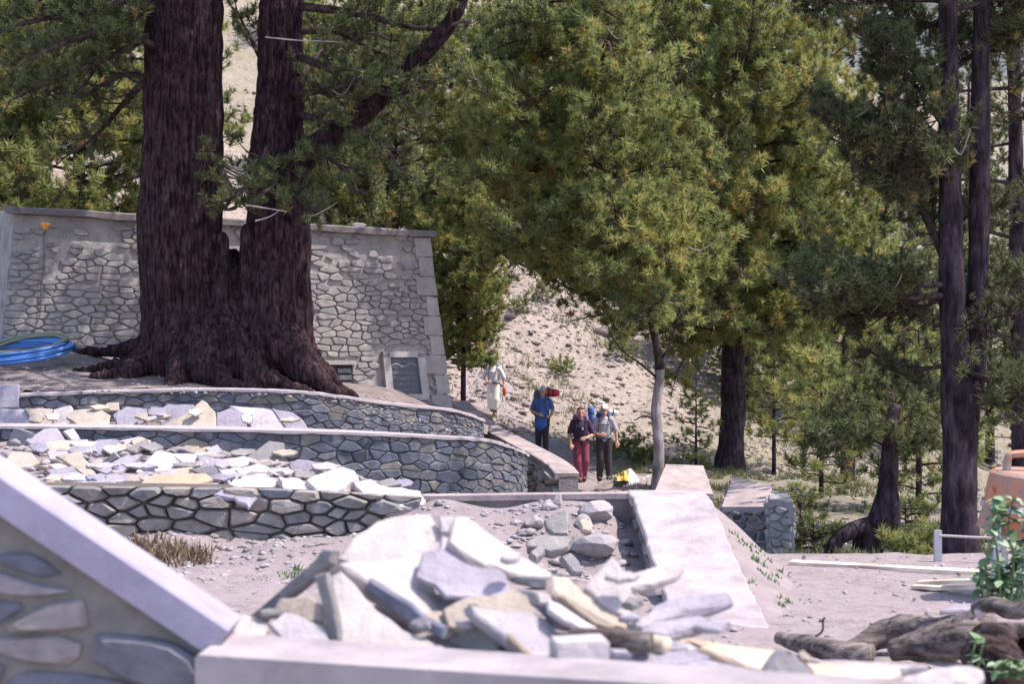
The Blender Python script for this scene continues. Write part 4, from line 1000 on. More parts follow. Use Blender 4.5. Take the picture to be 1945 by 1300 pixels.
# ------------------------------------------------------------------ pines
def tuft_templates(nv, needles, w, seed, open_=.9):
    r = np.random.default_rng(seed); T = np.empty((nv, needles, 3, 3))
    for k in range(nv):
        b = r.uniform(-.45, .35, needles); th = r.uniform(.15, open_, needles) + (.35 - b) * .55; ph = r.uniform(0, 6.28, needles); L = r.uniform(.55, 1.1, needles)
        d = np.stack([np.sin(th) * np.cos(ph), np.sin(th) * np.sin(ph), np.cos(th)], -1)
        p = np.stack([0 * b, 0 * b, b], -1); s = np.cross(d, r.normal(size=(needles, 3))); s /= np.linalg.norm(s, axis=1, keepdims=True)
        T[k, :, 0] = p - s * w; T[k, :, 1] = p + s * w; T[k, :, 2] = p + d * L[:, None]
    return T
TT_NEAR = tuft_templates(8, 44, .070, 1, 1.45)
TT_FAR = tuft_templates(5, 20, .14, 2, 1.15)

def place_tufts(pos, dirs, scale, tint, TT, seed):
    r = np.random.default_rng(seed); n = len(pos); z = dirs / (np.linalg.norm(dirs, axis=1, keepdims=True) + 1e-9)
    a = r.normal(size=(n, 3)); x = np.cross(a, z); x /= (np.linalg.norm(x, axis=1, keepdims=True) + 1e-9); y = np.cross(z, x)
    R = np.stack([x, y, z], 1) * scale[:, None, None]           # rows: local axes
    T = TT[r.integers(0, len(TT), n)]
    out = np.einsum('nabk,nkj->nabj', T, R) + pos[:, None, None, :]
    k = T.shape[1]; tt = np.repeat(tint, k) + r.normal(0, .05, n * k)
    return out.reshape(-1, 3, 3), np.clip(tt, 0, 1)

def limb_foliage(pts, r, start, twig, per_m, step, up=.45):
    """twigs and tuft spots along one limb"""
    p = np.array(pts); seg = np.linalg.norm(np.diff(p, axis=0), axis=1); s = np.concatenate([[0], np.cumsum(seg)]); L = s[-1]
    tw = []; tp = []; td = []
    n = max(2, int(L * per_m * (1 - start)))
    for i in range(n + 1):
        f = start + (1 - start) * (i / n); q = np.array([np.interp(f * L, s, p[:, k]) for k in range(3)]); q2 = np.array([np.interp(min(f * L + .1, L), s, p[:, k]) for k in range(3)])
        q1 = np.array([np.interp(max(f * L - .1, 0), s, p[:, k]) for k in range(3)]); d = q2 - q1; d /= np.linalg.norm(d) + 1e-9
        side = np.cross(d, (0, 0, 1.)); side /= np.linalg.norm(side) + 1e-9
        for sg in ((-1, 1) if i < n else (0,)):
            l = twig * (1.15 - .7 * f) * r.uniform(.6, 1.25)
            dir_ = d * r.uniform(.35, .9) + side * sg * r.uniform(.5, 1.0) + np.array((0, 0, 1)) * r.normal(.12, .35)
            dir_ /= np.linalg.norm(dir_); e = q + dir_ * l + np.array((0, 0, l * up * .4))
            mid = q + dir_ * l * .5 - np.array((0, 0, l * .05)); tw.append((q, mid, e))
            m = max(1, int(l / step))
            for j in range(m):
                t = .35 + .65 * (j + 1) / m
                c = (1 - t) ** 2 * q + 2 * t * (1 - t) * mid + t * t * e
                c = c + r.normal(0, .06, 3) * (0.4 if j == m - 1 else 1.6)
                dd_ = dir_ * .7 + np.array((0, 0, up + .35)) + r.normal(0, .35, 3)
                tp.append(c); td.append(dd_)
    return tw, tp, td

def sticks(name, tw, w, mat):
    A = np.array([t[0] for t in tw]); B = np.array([t[1] for t in tw]); C = np.array([t[2] for t in tw]); tris = []
    for (P0, P1, w0, w1) in ((A, B, w, w * .7), (B, C, w * .7, w * .25)):
        d = P1 - P0; d /= np.linalg.norm(d, axis=1, keepdims=True) + 1e-9
        s = np.cross(d, np.array((.3, .8, .5))); s /= np.linalg.norm(s, axis=1, keepdims=True) + 1e-9; t = np.cross(s, d)
        for k in range(3):
            a0, a1 = 2.094 * k, 2.094 * (k + 1); o0 = s * math.cos(a0) + t * math.sin(a0); o1 = s * math.cos(a1) + t * math.sin(a1)
            tris.append(np.stack([P0 + o0 * w0, P0 + o1 * w0, P1 + o1 * w1], 1)); tris.append(np.stack([P0 + o0 * w0, P1 + o1 * w1, P1 + o0 * w1], 1))
    return tri_mesh(name, np.concatenate(tris), mat)

def auto_limbs(trunk, z0, z1, n, Lf, r, rise=.25, droop=.12):
    tr = np.array(trunk); out = []
    for i in range(n):
        z = z0 + (z1 - z0) * ((i + r.uniform(-.3, .3)) / max(n - 1, 1)); z = min(max(z, tr[0, 2]), tr[-1, 2])
        b = np.array((np.interp(z, tr[:, 2], tr[:, 0]), np.interp(z, tr[:, 2], tr[:, 1]), z)); az = i * 2.39996 + r.uniform(-.35, .35)
        L = Lf((z - z0) / max(z1 - z0, .1), az) * r.uniform(.8, 1.15)
        if L < .3: continue
        h = np.array((math.cos(az), math.sin(az), 0)); bend = np.cross(h, (0, 0, 1)) * r.uniform(-.22, .22) * L
        rs = rise * r.uniform(.4, 1.5)
        pts = [b, b + h * L * .33 + np.array((0, 0, L * (rs * .5 - droop * .6))), b + h * L * .68 + bend * .6 + np.array((0, 0, L * (rs * .7 - droop))), b + h * L + bend + np.array((0, 0, L * (rs * 1.25 - droop * .4)))]
        out.append(smooth_path(pts, 9))
    return out

def pine(name, label, group, trunk, rad, limbs, mats, tuft=.17, twig=.9, per_m=3.2, step=.22, start=.3, seed=1, TT=None, limb_r=.05, trunk_obj=True, tints=(.45, .2), dead=0, seg=14, most=44):
    r = np.random.default_rng(seed); TT = TT_NEAR if TT is None else TT; tr = np.array(trunk, float)
    t = thing(name, label, 'tree', tr[0], group)
    if trunk_obj == 2:
        n = 44; p = smooth_path(tr, n); rr_ = np.interp(np.linspace(0, 1, n), np.linspace(0, 1, len(rad)), rad)
        for nm_, i0, i1, mt_ in (('trunk', 0, 17, mats[0]), ('upper_trunk', 16, n, mats[1])):
            v, f = tube(p[i0:i1], rr_[i0:i1] * (1 if i0 == 0 else 1.01), seg, .035, seed); obj(nm_, v, f, mt_, t, smooth=True)
    elif trunk_obj:
        n = 40; p = smooth_path(tr, n); rr_ = np.interp(np.linspace(0, 1, n), np.linspace(0, 1, len(rad)), rad)
        v, f = tube(p, rr_, seg, .035, seed); obj('trunk', v, f, mats[0], t, smooth=True)
    tw, tp, td, lt_ = [], [], [], []; extra = []
    for i, L in enumerate(limbs):
        ln = np.linalg.norm(np.diff(L, axis=0), axis=1).sum(); lr = limb_r * (.35 + .65 * min(1, ln / 4))
        v, f = tube(L, np.linspace(lr, lr * .22, len(L)), 6, .05, i)
        if i < most: obj('limb', v, f, mats[1], t, smooth=True)
        else: extra.append((v, f))
        a, b, c = limb_foliage(L, r, start, twig * min(1, .4 + ln / 5), per_m, step); tw += a; tp += b; td += c; lt_ += [r.normal(0, .16)] * len(b)
    if extra: v, f = merge(extra); o = obj('limbs', v, f, mats[1], t); o['kind'] = 'stuff'
    off = tr[0]
    o = link('twigs', sticks('twigs', [(a - off, b - off, c - off) for a, b, c in tw], limb_r * .22, mats[1]), t); o['kind'] = 'stuff'
    n = len(tp); tint = np.clip(r.normal(tints[0], tints[1], n) + np.array(lt_), 0, .9); rare = r.random(n); tint[rare > .98] = r.uniform(.93, 1.0, (rare > .98).sum())
    tris, tt = place_tufts(np.array(tp) - off, np.array(td), tuft * r.uniform(.6, 1.3, n), tint, TT, seed)
    o = link('crown', tri_mesh('crown', tris, mats[2], tt), t); o['kind'] = 'stuff'
    for k in range(dead):                          # bleached bare twigs
        b = tp[r.integers(0, n)]; a = r.uniform(0, 6.28); L = r.uniform(.4, .9); h = np.array((math.cos(a), -abs(math.sin(a)) * .6, 0))
        v, f = tube(smooth_path([b, b + h * L * .5 - np.array((0, 0, L * .18)), b + h * L + np.array((0, 0, L * r.uniform(-.1, .3)))], 7), np.linspace(.014, .006, 7), 5); obj('dead_twig', v, f, M['twig'], t)
    return t, n

ST = []
# ancient double pine: one continuous trunk with roots
def pc(u, v, Y, r): return P(u, v, Y), r / FPX * Y
def chain(spec, seg=22, flat=1.0):
    out = []
    for a, b in zip(spec[:-1], spec[1:]):
        (p0, r0), (p1, r1) = pc(*a), pc(*b); out.append(capsule(p0, p1, r0, r1, flat, seg, 6))
    return out
left = [(349, -420, 26, 58), (349, -200, 26, 66), (349, -60, 26, 73), (350, 100, 26, 74), (347, 250, 26, 74), (343, 400, 26, 78), (342, 500, 26, 76), (352, 590, 26, 82), (362, 680, 26, 96)]
right = [(560, -420, 26.2, 28), (548, -150, 26.2, 34), (536, 20, 26.2, 42), (529, 170, 26.2, 43), (526, 300, 26.2, 52), (529, 420, 26.1, 61), (527, 510, 26, 63), (515, 600, 26, 74), (508, 690, 25.9, 80)]
mid = [(440, 486, 26.05, 14), (440, 530, 26, 34), (440, 600, 25.9, 62), (440, 690, 25.7, 80)]
roots = [[(330, 620, 25.9, 42), (285, 680, 25.6, 32), (240, 712, 25.2, 20), (180, 716, 24.9, 9)],
         [(320, 640, 26.2, 36), (262, 664, 26.5, 20), (205, 668, 26.8, 13), (150, 672, 27.1, 9), (110, 678, 27.3, 5)],
         [(300, 655, 26.0, 24), (245, 692, 25.7, 14), (185, 700, 25.5, 9), (120, 712, 25.3, 5)],
         [(360, 650, 25.5, 50), (335, 715, 24.9, 22), (320, 742, 24.5, 8)],
         [(390, 640, 25.5, 60), (395, 700, 25.1, 40), (430, 735, 24.7, 20), (500, 745, 24.5, 8)],
         [(440, 660, 25.4, 50), (490, 718, 25.0, 28), (560, 740, 24.8, 16), (610, 752, 24.75, 7)],
         [(520, 640, 25.7, 55), (575, 700, 25.3, 34), (620, 735, 25.0, 18), (680, 757, 25.0, 7)],
         [(535, 630, 25.9, 44), (590, 690, 25.7, 24), (640, 728, 25.5, 12), (672, 750, 25.4, 6)],
         [(480, 660, 25.5, 40), (470, 725, 24.9, 16), (480, 748, 24.5, 6)]]
parts = chain(left) + chain(right) + chain(mid)
for q in roots: parts += chain(q, 12)
for (u, v, Y, rr_) in ((290, 540, 25.9, 20), (420, 560, 25.6, 26), (575, 560, 25.8, 20), (470, 545, 25.6, 22), (330, 480, 25.55, 22)):
    parts += [capsule(P(u, v - 110, Y + .1), P(u, v + 110, Y - .12), rr_ * .5 / FPX * Y, rr_ / FPX * Y, 1, 12, 4)]
me = remeshed('trunk', parts, .025, M['bark_old'], 3)
tb = P(430, 735, 25.6)
anc = thing('pine_tree', 'huge old pine with two dark red trunks and spreading roots on the upper terrace', 'tree', tb)
co = verts_of(me); ang = np.arctan2(co[:, 1] - 26, co[:, 0] + 5)
nr = np.empty(len(co) * 3); me.vertices.foreach_get('normal', nr); nr = nr.reshape(-1, 3)
fis = np.abs(sn(co[:, 0] + co[:, 1] * .7 + .05 * np.sin(co[:, 2] * 2.1), co[:, 2] * .13, 3.2, 61)) ; blk = sn(co[:, 0] * 1.0, co[:, 2] * .6, 1.7, 62)
fi2 = np.abs(sn(co[:, 0] * 1.2 - co[:, 1] * .6 + .03 * np.sin(co[:, 2] * 3.3), co[:, 2] * .22, 6.5, 64))
co = co + nr * (.034 * (fis - .5) + .022 * (fi2 - .5) + .018 * blk + .02 * sn(co[:, 0] + co[:, 1], co[:, 2] * .4, .8, 63))[:, None] - tb
me.vertices.foreach_set('co', co.reshape(-1).astype(np.float32)); me.update(); link('trunk', me, anc)
ll = [[(565, 105, 26.1), (650, 140, 25.5), (740, 180, 24.9), (835, 150, 24.4)], [(560, 215, 26.1), (640, 235, 25.5), (715, 262, 25.0), (770, 335, 24.6)], [(300, 60, 25.8), (215, 105, 25.3), (120, 145, 24.9), (20, 190, 24.5)],
      [(300, -20, 25.8), (190, 15, 25.2), (60, 40, 24.8), (-70, 80, 24.4)], [(510, 280, 25.7), (485, 335, 25.0), (445, 375, 24.6), (420, 380, 24.4)], [(545, 320, 25.7), (555, 372, 25.0), (600, 402, 24.6)], [(565, 10, 26.1), (680, 25, 25.6), (800, 55, 25.0), (880, 40, 24.6)],
      [(560, 160, 26.3), (620, 90, 26.8), (700, 60, 27.2), (760, 90, 27.5)], [(300, 130, 26.3), (240, 190, 26.8), (180, 260, 27.0), (120, 300, 27.2)], [(560, 250, 26.4), (620, 300, 26.9), (690, 330, 27.3)], [(500, 120, 26.4), (470, 60, 27.0), (450, 20, 27.4)],
      [(300, 20, 26.4), (230, -10, 27), (120, -20, 27.5), (20, 30, 27.8)], [(560, -60, 26.2), (660, -70, 25.8), (780, -30, 25.4), (900, -40, 25.0)], [(300, 90, 25.6), (230, 60, 24.9), (150, 70, 24.3), (60, 110, 23.9)],
      [(560, 180, 26.0), (620, 170, 25.4), (700, 160, 25.0), (780, 200, 24.6)], [(560, 60, 26.2), (640, 60, 25.9), (720, 100, 25.6), (800, 120, 25.4)], [(560, 270, 26.0), (610, 290, 25.6), (660, 330, 25.3), (690, 390, 25.1)], [(560, 130, 26.4), (640, 190, 26.5), (720, 220, 26.6), (800, 260, 26.7)],
      [(545, 300, 25.7), (520, 350, 25.0), (480, 380, 24.5)], [(400, 290, 25.7), (430, 340, 25.0), (450, 390, 24.7), (430, 400, 24.5)], [(300, 0, 25.9), (250, 40, 25.5), (190, 120, 25.3), (140, 190, 25.2)], [(300, 160, 26.2), (240, 140, 26.4), (160, 180, 26.6), (90, 200, 26.8)], [(300, 70, 26.2), (200, 60, 26.4), (100, 90, 26.6), (0, 120, 26.8)]]
limbsC = [smooth_path([P(*q) for q in L], 9) for L in ll]
rC = np.random.default_rng(31); tkC = [P(349, -60, 26), P(349, -420, 26), P(380, -900, 26.3)]
limbsC += auto_limbs(tkC, 5.9, 13.0, 40, lambda f, a: 6.0 * (1 - .55 * f), rC)
t_tmp = anc
def add_foliage(t, limbs, mats, tuft, twig, per_m, step, start, seed, TT, limb_r, tints, dead=0):
    r = np.random.default_rng(seed); off = wloc(t); tw, tp, td = [], [], []
    for i, L in enumerate(limbs):
        ln = np.linalg.norm(np.diff(L, axis=0), axis=1).sum(); lr = limb_r * (.35 + .65 * min(1, ln / 4))
        v, f = tube(L, np.linspace(lr, lr * .22, len(L)), 7, .06, i); obj('limb', v, f, mats[1], t, smooth=True)
        a, b, c = limb_foliage(L, r, start, twig * min(1, .4 + ln / 5), per_m, step); tw += a; tp += b; td += c
    o = link('twigs', sticks('twigs', [(a - off, b - off, c - off) for a, b, c in tw], limb_r * .2, mats[1]), t); o['kind'] = 'stuff'
    n = len(tp); tint = np.clip(r.normal(tints[0], tints[1], n), 0, .9); rare = r.random(n); tint[rare > .985] = .97
    tris, tt = place_tufts(np.array(tp) - off, np.array(td), tuft * r.uniform(.75, 1.25, n), tint, TT, seed)
    o = link('crown', tri_mesh('crown', tris, mats[2], tt), t); o['kind'] = 'stuff'
    for k in range(dead):
        b = tp[r.integers(0, n)]; a = r.uniform(0, 6.28); L = r.uniform(.4, .8); h = np.array((math.cos(a), -abs(math.sin(a)) * .6, 0))
        v, f = tube(smooth_path([b, b + h * L * .5 - np.array((0, 0, L * .18)), b + h * L + np.array((0, 0, L * r.uniform(-.1, .3)))], 7), np.linspace(.012, .005, 7), 5); obj('dead_twig', v, f, M['twig'], t)
    ST.append(('ancient', n))
add_foliage(anc, limbsC, (M['bark_old'], M['limb'], M['needles_dark']), .145, .9, 4.4, .15, .2, 5, TT_NEAR, .09, (.42, .2), dead=10)
v, f = tube(smooth_path([P(540, 330, 26.0), P(625, 262, 25.6), P(700, 205, 25.3), P(775, 130, 25.0), P(850, 50, 24.8), P(890, -30, 24.7)], 18), np.linspace(.24, .09, 18), 10, .06, 9); obj('limb', v, f, M['bark_old'], anc, smooth=True)
# the bare bleached twig in front of the right trunk and those below the foliage
for pts in ([(505, 70, 24.9), (560, 76, 24.7), (620, 78, 24.6), (655, 80, 24.6)], [(470, 390, 24.4), (520, 398, 24.3), (545, 402, 24.3)], [(485, 420, 24.3), (512, 412, 24.3), (530, 400, 24.3)], [(580, 410, 24.6), (600, 408, 24.5), (640, 385, 24.4)]):
    v, f = tube(smooth_path([P(*q) for q in pts], 9), np.linspace(.014, .006, 9), 5, .05); obj('dead_twig', v, f, M['twig'], anc)

PM = (M['bark_dark'], M['limb'], M['needles'])
# leaning pine right of centre
b0 = P(1385, 892, 42)
tkA = [P(1383, 915, 42), P(1388, 850, 42), P(1393, 770, 42), P(1392, 690, 42), P(1400, 500, 42), P(1412, 200, 42), P(1420, -200, 42.2), P(1425, -420, 42.3)]
rA = np.random.default_rng(41)
def LA_(f, a):
    left = max(0, -math.cos(a)); front = max(0, -math.sin(a))
    return (4.0 + 3.2 * left + .8 * front) * (.62 + .5 * math.sin(min(1, f * 1.6 + .18) * 2.4)) * (1 - .35 * f)
limbsA = auto_limbs(tkA, .1, 12.5, 92, LA_, rA, .22, .12)
limbsA += [smooth_path([P(*q) for q in L], 9) for L in (
    [(1392, 600, 42), (1340, 590, 40), (1270, 600, 38.5), (1190, 640, 37.5)], [(1395, 640, 42), (1440, 620, 40.5), (1500, 640, 39.5), (1580, 680, 39)], [(1392, 560, 42), (1380, 540, 40), (1370, 560, 38.5), (1365, 610, 37.5)], [(1395, 620, 42), (1420, 600, 40.5), (1450, 620, 39), (1480, 690, 38.2)], [(1395, 560, 42), (1470, 540, 40.5), (1560, 560, 39.5), (1640, 620, 39)],
    [(1395, 520, 42), (1480, 480, 41), (1580, 470, 40.3), (1660, 500, 40)], [(1392, 500, 42), (1320, 500, 40), (1260, 520, 38.5), (1220, 560, 37.6)], [(1395, 480, 42), (1400, 470, 40), (1405, 490, 38.4), (1410, 540, 37.4)], [(1392, 440, 42), (1300, 420, 40), (1200, 440, 38.5), (1120, 480, 37.6)], [(1400, 380, 42), (1350, 350, 40), (1300, 370, 38.6), (1270, 420, 37.8)],
    [(1400, 400, 42), (1450, 370, 40), (1500, 390, 38.6), (1530, 440, 37.8)], [(1400, 300, 42), (1470, 270, 40), (1540, 280, 39), (1610, 330, 38.4)], [(1405, 260, 42), (1390, 230, 40), (1380, 250, 38.5), (1380, 310, 37.6)], [(1410, 160, 42), (1470, 120, 40.4), (1540, 130, 39.4), (1600, 180, 38.8)], [(1410, 120, 42), (1360, 90, 40), (1320, 110, 38.6), (1300, 170, 37.8)],
    [(1393, 650, 42), (1340, 650, 40.6), (1300, 680, 39.8), (1280, 730, 39.4)], [(1394, 660, 42), (1460, 660, 41), (1520, 700, 40.4), (1560, 760, 40.1)])]
t, n = pine('pine_tree', 'large green pine with dark trunk rising behind the pale low wall', None, tkA, [.50, .36, .33, .31, .28, .22, .12, .05], limbsA, PM, .205, 1.25, 4.6, .20, .15, 43, dead=44, tints=(.60, .2)); ST.append(('A', n))
# pale thin trunk with leaning top
tkB = [P(1246, 940, 33), P(1252, 860, 33), P(1246, 780, 33), P(1253, 700, 33), P(1236, 600, 33), P(1212, 500, 33), P(1170, 330, 33.2), P(1140, 120, 33.5), P(1120, -150, 34)]
rB = np.random.default_rng(51)
def LB_(f, a):
    left = max(0, -math.cos(a)); return (2.2 + 1.9 * left) * (1 - .35 * f)
limbsB = auto_limbs(tkB, 1.5, 8.5, 46, LB_, rB, .25, .16)
limbsB += [smooth_path([P(*q) for q in L], 9) for L in (
    [(1240, 610, 33), (1225, 580, 32), (1215, 590, 31.2), (1210, 630, 30.8)], [(1236, 590, 33), (1260, 560, 32), (1285, 570, 31.3), (1300, 610, 30.9)], [(1225, 540, 33), (1200, 500, 32), (1170, 500, 31.2), (1140, 530, 30.7)], [(1212, 500, 33), (1230, 460, 32), (1250, 460, 31.2), (1265, 500, 30.7)], [(1200, 450, 33.1), (1190, 410, 32), (1180, 410, 31.2), (1175, 450, 30.6)],
    [(1185, 390, 33.1), (1120, 370, 32.2), (1060, 390, 31.6), (1000, 430, 31.2)], [(1190, 410, 33.1), (1100, 430, 32.4), (1000, 460, 32), (910, 500, 31.8)], [(1170, 330, 33.2), (1080, 300, 32.5), (980, 310, 32), (880, 350, 31.8)], [(1160, 260, 33.3), (1150, 210, 32.2), (1140, 220, 31.4), (1130, 270, 30.9)], [(1150, 200, 33.4), (1080, 170, 32.6), (1000, 190, 32), (930, 230, 31.7)], [(1142, 130, 33.5), (1150, 80, 32.4), (1160, 90, 31.6), (1165, 140, 31.2)], [(1140, 110, 33.5), (1060, 70, 32.7), (970, 80, 32.2), (890, 120, 32)])]
t, n = pine('pine_tree', 'slender pine with pale bare lower trunk between the hikers and the leaning pine', None, tkB, [.15, .11, .105, .10, .09, .085, .08, .07, .04], limbsB, (M['bark_pale'], M['limb'], M['needles']), .185, 1.05, 5.2, .16, .15, 53, dead=20, tints=(.62, .2), trunk_obj=2); ST.append(('B', n))
for q in ([(1250, 720, 33), (1215, 690, 32.8), (1175, 660, 32.6), (1150, 610, 32.4)], [(1252, 690, 33), (1275, 650, 32.9), (1290, 600, 32.8), (1330, 590, 32.7)], [(1247, 800, 33), (1225, 790, 32.9), (1205, 800, 32.8)], [(1236, 600, 33), (1190, 590, 32.6), (1130, 600, 32.2), (1085, 610, 32)]):
    v, f = tube(smooth_path([P(*w) for w in q], 9), np.linspace(.035, .010, 9), 5, .06); obj('dead_limb', v, f, M['limb'], t)

# dark pines on the right edge; low needle tints paint in their shade
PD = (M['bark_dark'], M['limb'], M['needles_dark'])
b1 = P(1820, 1088, 20)
tkR = [P(1822, 1110, 20), P(1822, 1000, 20), P(1823, 880, 20), P(1822, 780, 20), P(1812, 640, 20), P(1806, 480, 20), P(1803, 250, 20), P(1800, 0, 20), P(1798, -300, 20), P(1795, -600, 20)]
px_ = lambda r, Y: r / FPX * Y
lr_ = [[(1800, 540, 20), (1720, 545, 19.7), (1620, 548, 19.4), (1520, 530, 19.2)], [(1795, 225, 20), (1745, 170, 19.8), (1690, 95, 19.6), (1640, 70, 19.4)], [(1795, 480, 20), (1745, 380, 20.2), (1712, 300, 20.3), (1700, 215, 20.4)],
       [(1795, 262, 20), (1720, 250, 19.8), (1640, 228, 19.5), (1575, 215, 19.3)], [(1800, 560, 20), (1740, 590, 20.3), (1650, 600, 20.6), (1570, 590, 20.8)], [(1810, 700, 20), (1880, 720, 19.7), (1940, 745, 19.5), (1990, 740, 19.3)], [(1800, 120, 20), (1860, 70, 20.2), (1920, 60, 20.4), (1990, 30, 20.6)],
       [(1800, 30, 20), (1730, 60, 20.4), (1660, 70, 20.8)], [(1810, 330, 20), (1760, 320, 19.6), (1700, 330, 19.3), (1650, 320, 19.0)], [(1806, 430, 20), (1860, 400, 20.3), (1930, 380, 20.5)], [(1812, 640, 20), (1870, 610, 19.8), (1935, 590, 19.6)], [(1815, 560, 20), (1890, 540, 20.4), (1960, 500, 20.7)], [(1812, 690, 20), (1760, 700, 20.2), (1690, 690, 20.5), (1640, 660, 20.7)]]
limbsR = [smooth_path([P(*q) for q in L], 9) for L in lr_]
rR = np.random.default_rng(61)
for L in lr_[:9]:
    j_ = [(u + (rR.uniform(-20, 20) if i else 0), v + (rR.uniform(-38, 38) if i else 20), y + (rR.uniform(-.5, .3) if i else 0)) for i, (u, v, y) in enumerate(L)]; limbsR.append(smooth_path([P(*q) for q in j_], 9))
limbsR += auto_limbs(tkR, 4.2, 8.2, 20, lambda f, a: 2.4, rR)
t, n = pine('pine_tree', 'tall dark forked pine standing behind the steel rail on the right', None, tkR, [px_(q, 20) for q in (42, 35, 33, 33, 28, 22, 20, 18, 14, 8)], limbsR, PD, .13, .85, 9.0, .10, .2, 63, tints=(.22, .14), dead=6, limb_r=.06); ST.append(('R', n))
tk2 = [P(1835, 800, 20), P(1850, 690, 20.05), P(1856, 560, 20.1), P(1860, 400, 20.1), P(1862, 200, 20.1), P(1866, -100, 20.1), P(1870, -400, 20.1)]
v, f = tube(smooth_path(tk2, 30), np.interp(np.linspace(0, 1, 30), np.linspace(0, 1, 7), [px_(q, 20) for q in (26, 22, 20, 20, 18, 14, 8)]), 12, .03, 3); obj('trunk_fork', v, f, M['bark_dark'], t, smooth=True)
tk3 = [P(1938, 1090, 25), P(1936, 800, 25), P(1934, 600, 25), P(1930, 350, 25), P(1926, 100, 25), P(1926, -250, 25)]
rR2 = np.random.default_rng(71)
lz = auto_limbs(tk3, -1.2, 6.5, 26, lambda f, a: 2.3 - .6 * f, rR2)
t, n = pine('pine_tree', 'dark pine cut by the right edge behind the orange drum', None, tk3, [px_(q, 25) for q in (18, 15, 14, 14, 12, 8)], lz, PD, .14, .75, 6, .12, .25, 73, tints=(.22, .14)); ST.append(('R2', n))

# bent dark tree on the slope
tkS = [P(1640, 1062, 22), P(1655, 1020, 22), P(1680, 985, 22), P(1686, 930, 22), P(1690, 870, 22), P(1690, 830, 22), P(1700, 770, 22.2)]
rS = np.random.default_rng(81)
ls = [smooth_path([P(*q) for q in L], 9) for L in ([(1690, 850, 22), (1650, 835, 21.8), (1600, 840, 21.5), (1545, 862, 21.3)], [(1690, 830, 22), (1650, 800, 22.2), (1600, 780, 22.4), (1560, 790, 22.6)], [(1692, 815, 22), (1730, 790, 22.2), (1770, 800, 22.4)], [(1700, 780, 22.2), (1690, 740, 22.4), (1650, 720, 22.6)], [(1690, 860, 22), (1725, 850, 21.8), (1765, 835, 21.6)])]
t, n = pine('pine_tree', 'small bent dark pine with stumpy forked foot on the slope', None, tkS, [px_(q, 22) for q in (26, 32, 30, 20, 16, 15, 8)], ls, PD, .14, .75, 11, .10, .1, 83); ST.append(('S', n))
v, f = tube(smooth_path([P(1672, 1000, 22), P(1636, 1004, 21.9), P(1604, 1016, 21.8), P(1584, 1036, 21.75), P(1574, 1085, 21.7)], 9), [px_(q, 22) for q in (22, 19, 17, 17, 16, 15, 14, 15, 13)], 9, .08, 5); obj('root', v, f, M['bark_dark'], t, smooth=True)

# pines behind the building and on the slope, one by one
def quick_pine(name, label, group, u, vb, Y, h, spread, nl, seed, mats=None, tuft=.20, twig=1.0, z0f=.12, r0=.22, TT=None, per_m=4.0, step=.21, lean=0, tints=(.45, .2), dead=0):
    b = P(u, vb, Y); r = np.random.default_rng(seed); d_ = float(b[2] - H(b[0], Y)); b[2] -= d_     # stand it on the slope
    if h > 1.5 and d_ > 0: z0f = (z0f * h + d_) / (h + d_); h += d_
    tr = [b - np.array((0, 0, .25)), b + np.array((lean * .2, 0, h * .3)), b + np.array((lean * .5, 0, h * .6)), b + np.array((lean, 0, h))]
    L = auto_limbs(tr, b[2] + h * z0f, b[2] + h * .98, nl, lambda f, a: spread * (.45 + .75 * math.sin(min(1., f + .12) * 2.9)) * (1 - .3 * f), r)
    t, n = pine(name, label, group, tr, [r0 * 1.25, r0 * .9, r0 * .6, r0 * .15], L, mats or PM, tuft, twig, per_m, step, .2, seed, TT, .045, tints=tints, dead=dead, seg=10)
    ST.append((label[:16], n)); return t
quick_pine('pine_tree', 'dense pine behind the left half of the stone building', None, 150, 640, 37, 11, 3.3, 74, 91, dead=4, step=.18)
quick_pine('pine_tree', 'pine cut by the left edge behind the stone building', None, -70, 640, 35, 10, 3.0, 46, 92)
quick_pine('pine_tree', 'pine behind the right half of the building, right of the double trunk', None, 745, 690, 41, 11.5, 3.2, 78, 93, dead=14, step=.18)
quick_pine('pine_tree', 'bright young pine touching the right corner of the stone building', None, 880, 735, 37, 5.0, 1.0, 90, 94, twig=.6, z0f=.10, r0=.07, tuft=.16, tints=(.66, .16), per_m=8, step=.12)
quick_pine('young_pine', 'knee-high sparse young pine between the pale trunk and the leaning pine', None, 1322, 905, 39, 2.4, .6, 20, 95, twig=.4, z0f=.08, r0=.035, tuft=.14, tints=(.55, .15), per_m=5)
quick_pine('young_pine', 'tiny dark young pine standing on the slope above the hikers heads', None, 1128, 806, 46, .95, .32, 12, 96, twig=.25, z0f=.1, r0=.02, tuft=.12, tints=(.3, .1), per_m=6)
for lb, u, v, Y, h_ in (('low round shrub on the scree above the hiker in white', 985, 655, 60, .7), ('low shrub in the middle of the scree, above the red rolled mat', 1065, 690, 56, .55), ('low shrub at the upper right of the scree near the pale trunk', 1180, 640, 58, .8), ('small shrub at the top of the scree under the foliage', 1030, 590, 66, .8), ('dark low shrub on the bank right of the white capped hiker', 1195, 812, 44, .6), ('low shrub on the slope just left of the bent tree foot', 1545, 1010, 24, .45), ('low shrub between the bent tree and the steel post', 1722, 1050, 21.5, .4), ('low shrub on the slope behind the pale square pillar', 1520, 930, 28, .6), ('scrubby shrub on the slope right behind the bent tree', 1720, 985, 27, .6), ('scrubby shrub left of the forked pine foot', 1765, 1040, 22, .5), ('broad low shrub on the bank just left of the pale trunk', 1222, 850, 40, .5)):
    quick_pine('shrub', lb, None, u, v + 8, Y, h_, h_ * .9, 14, int(u), twig=.35, z0f=.02, r0=.015, tuft=.13, tints=(.4, .15), per_m=6)['category'] = 'shrub'
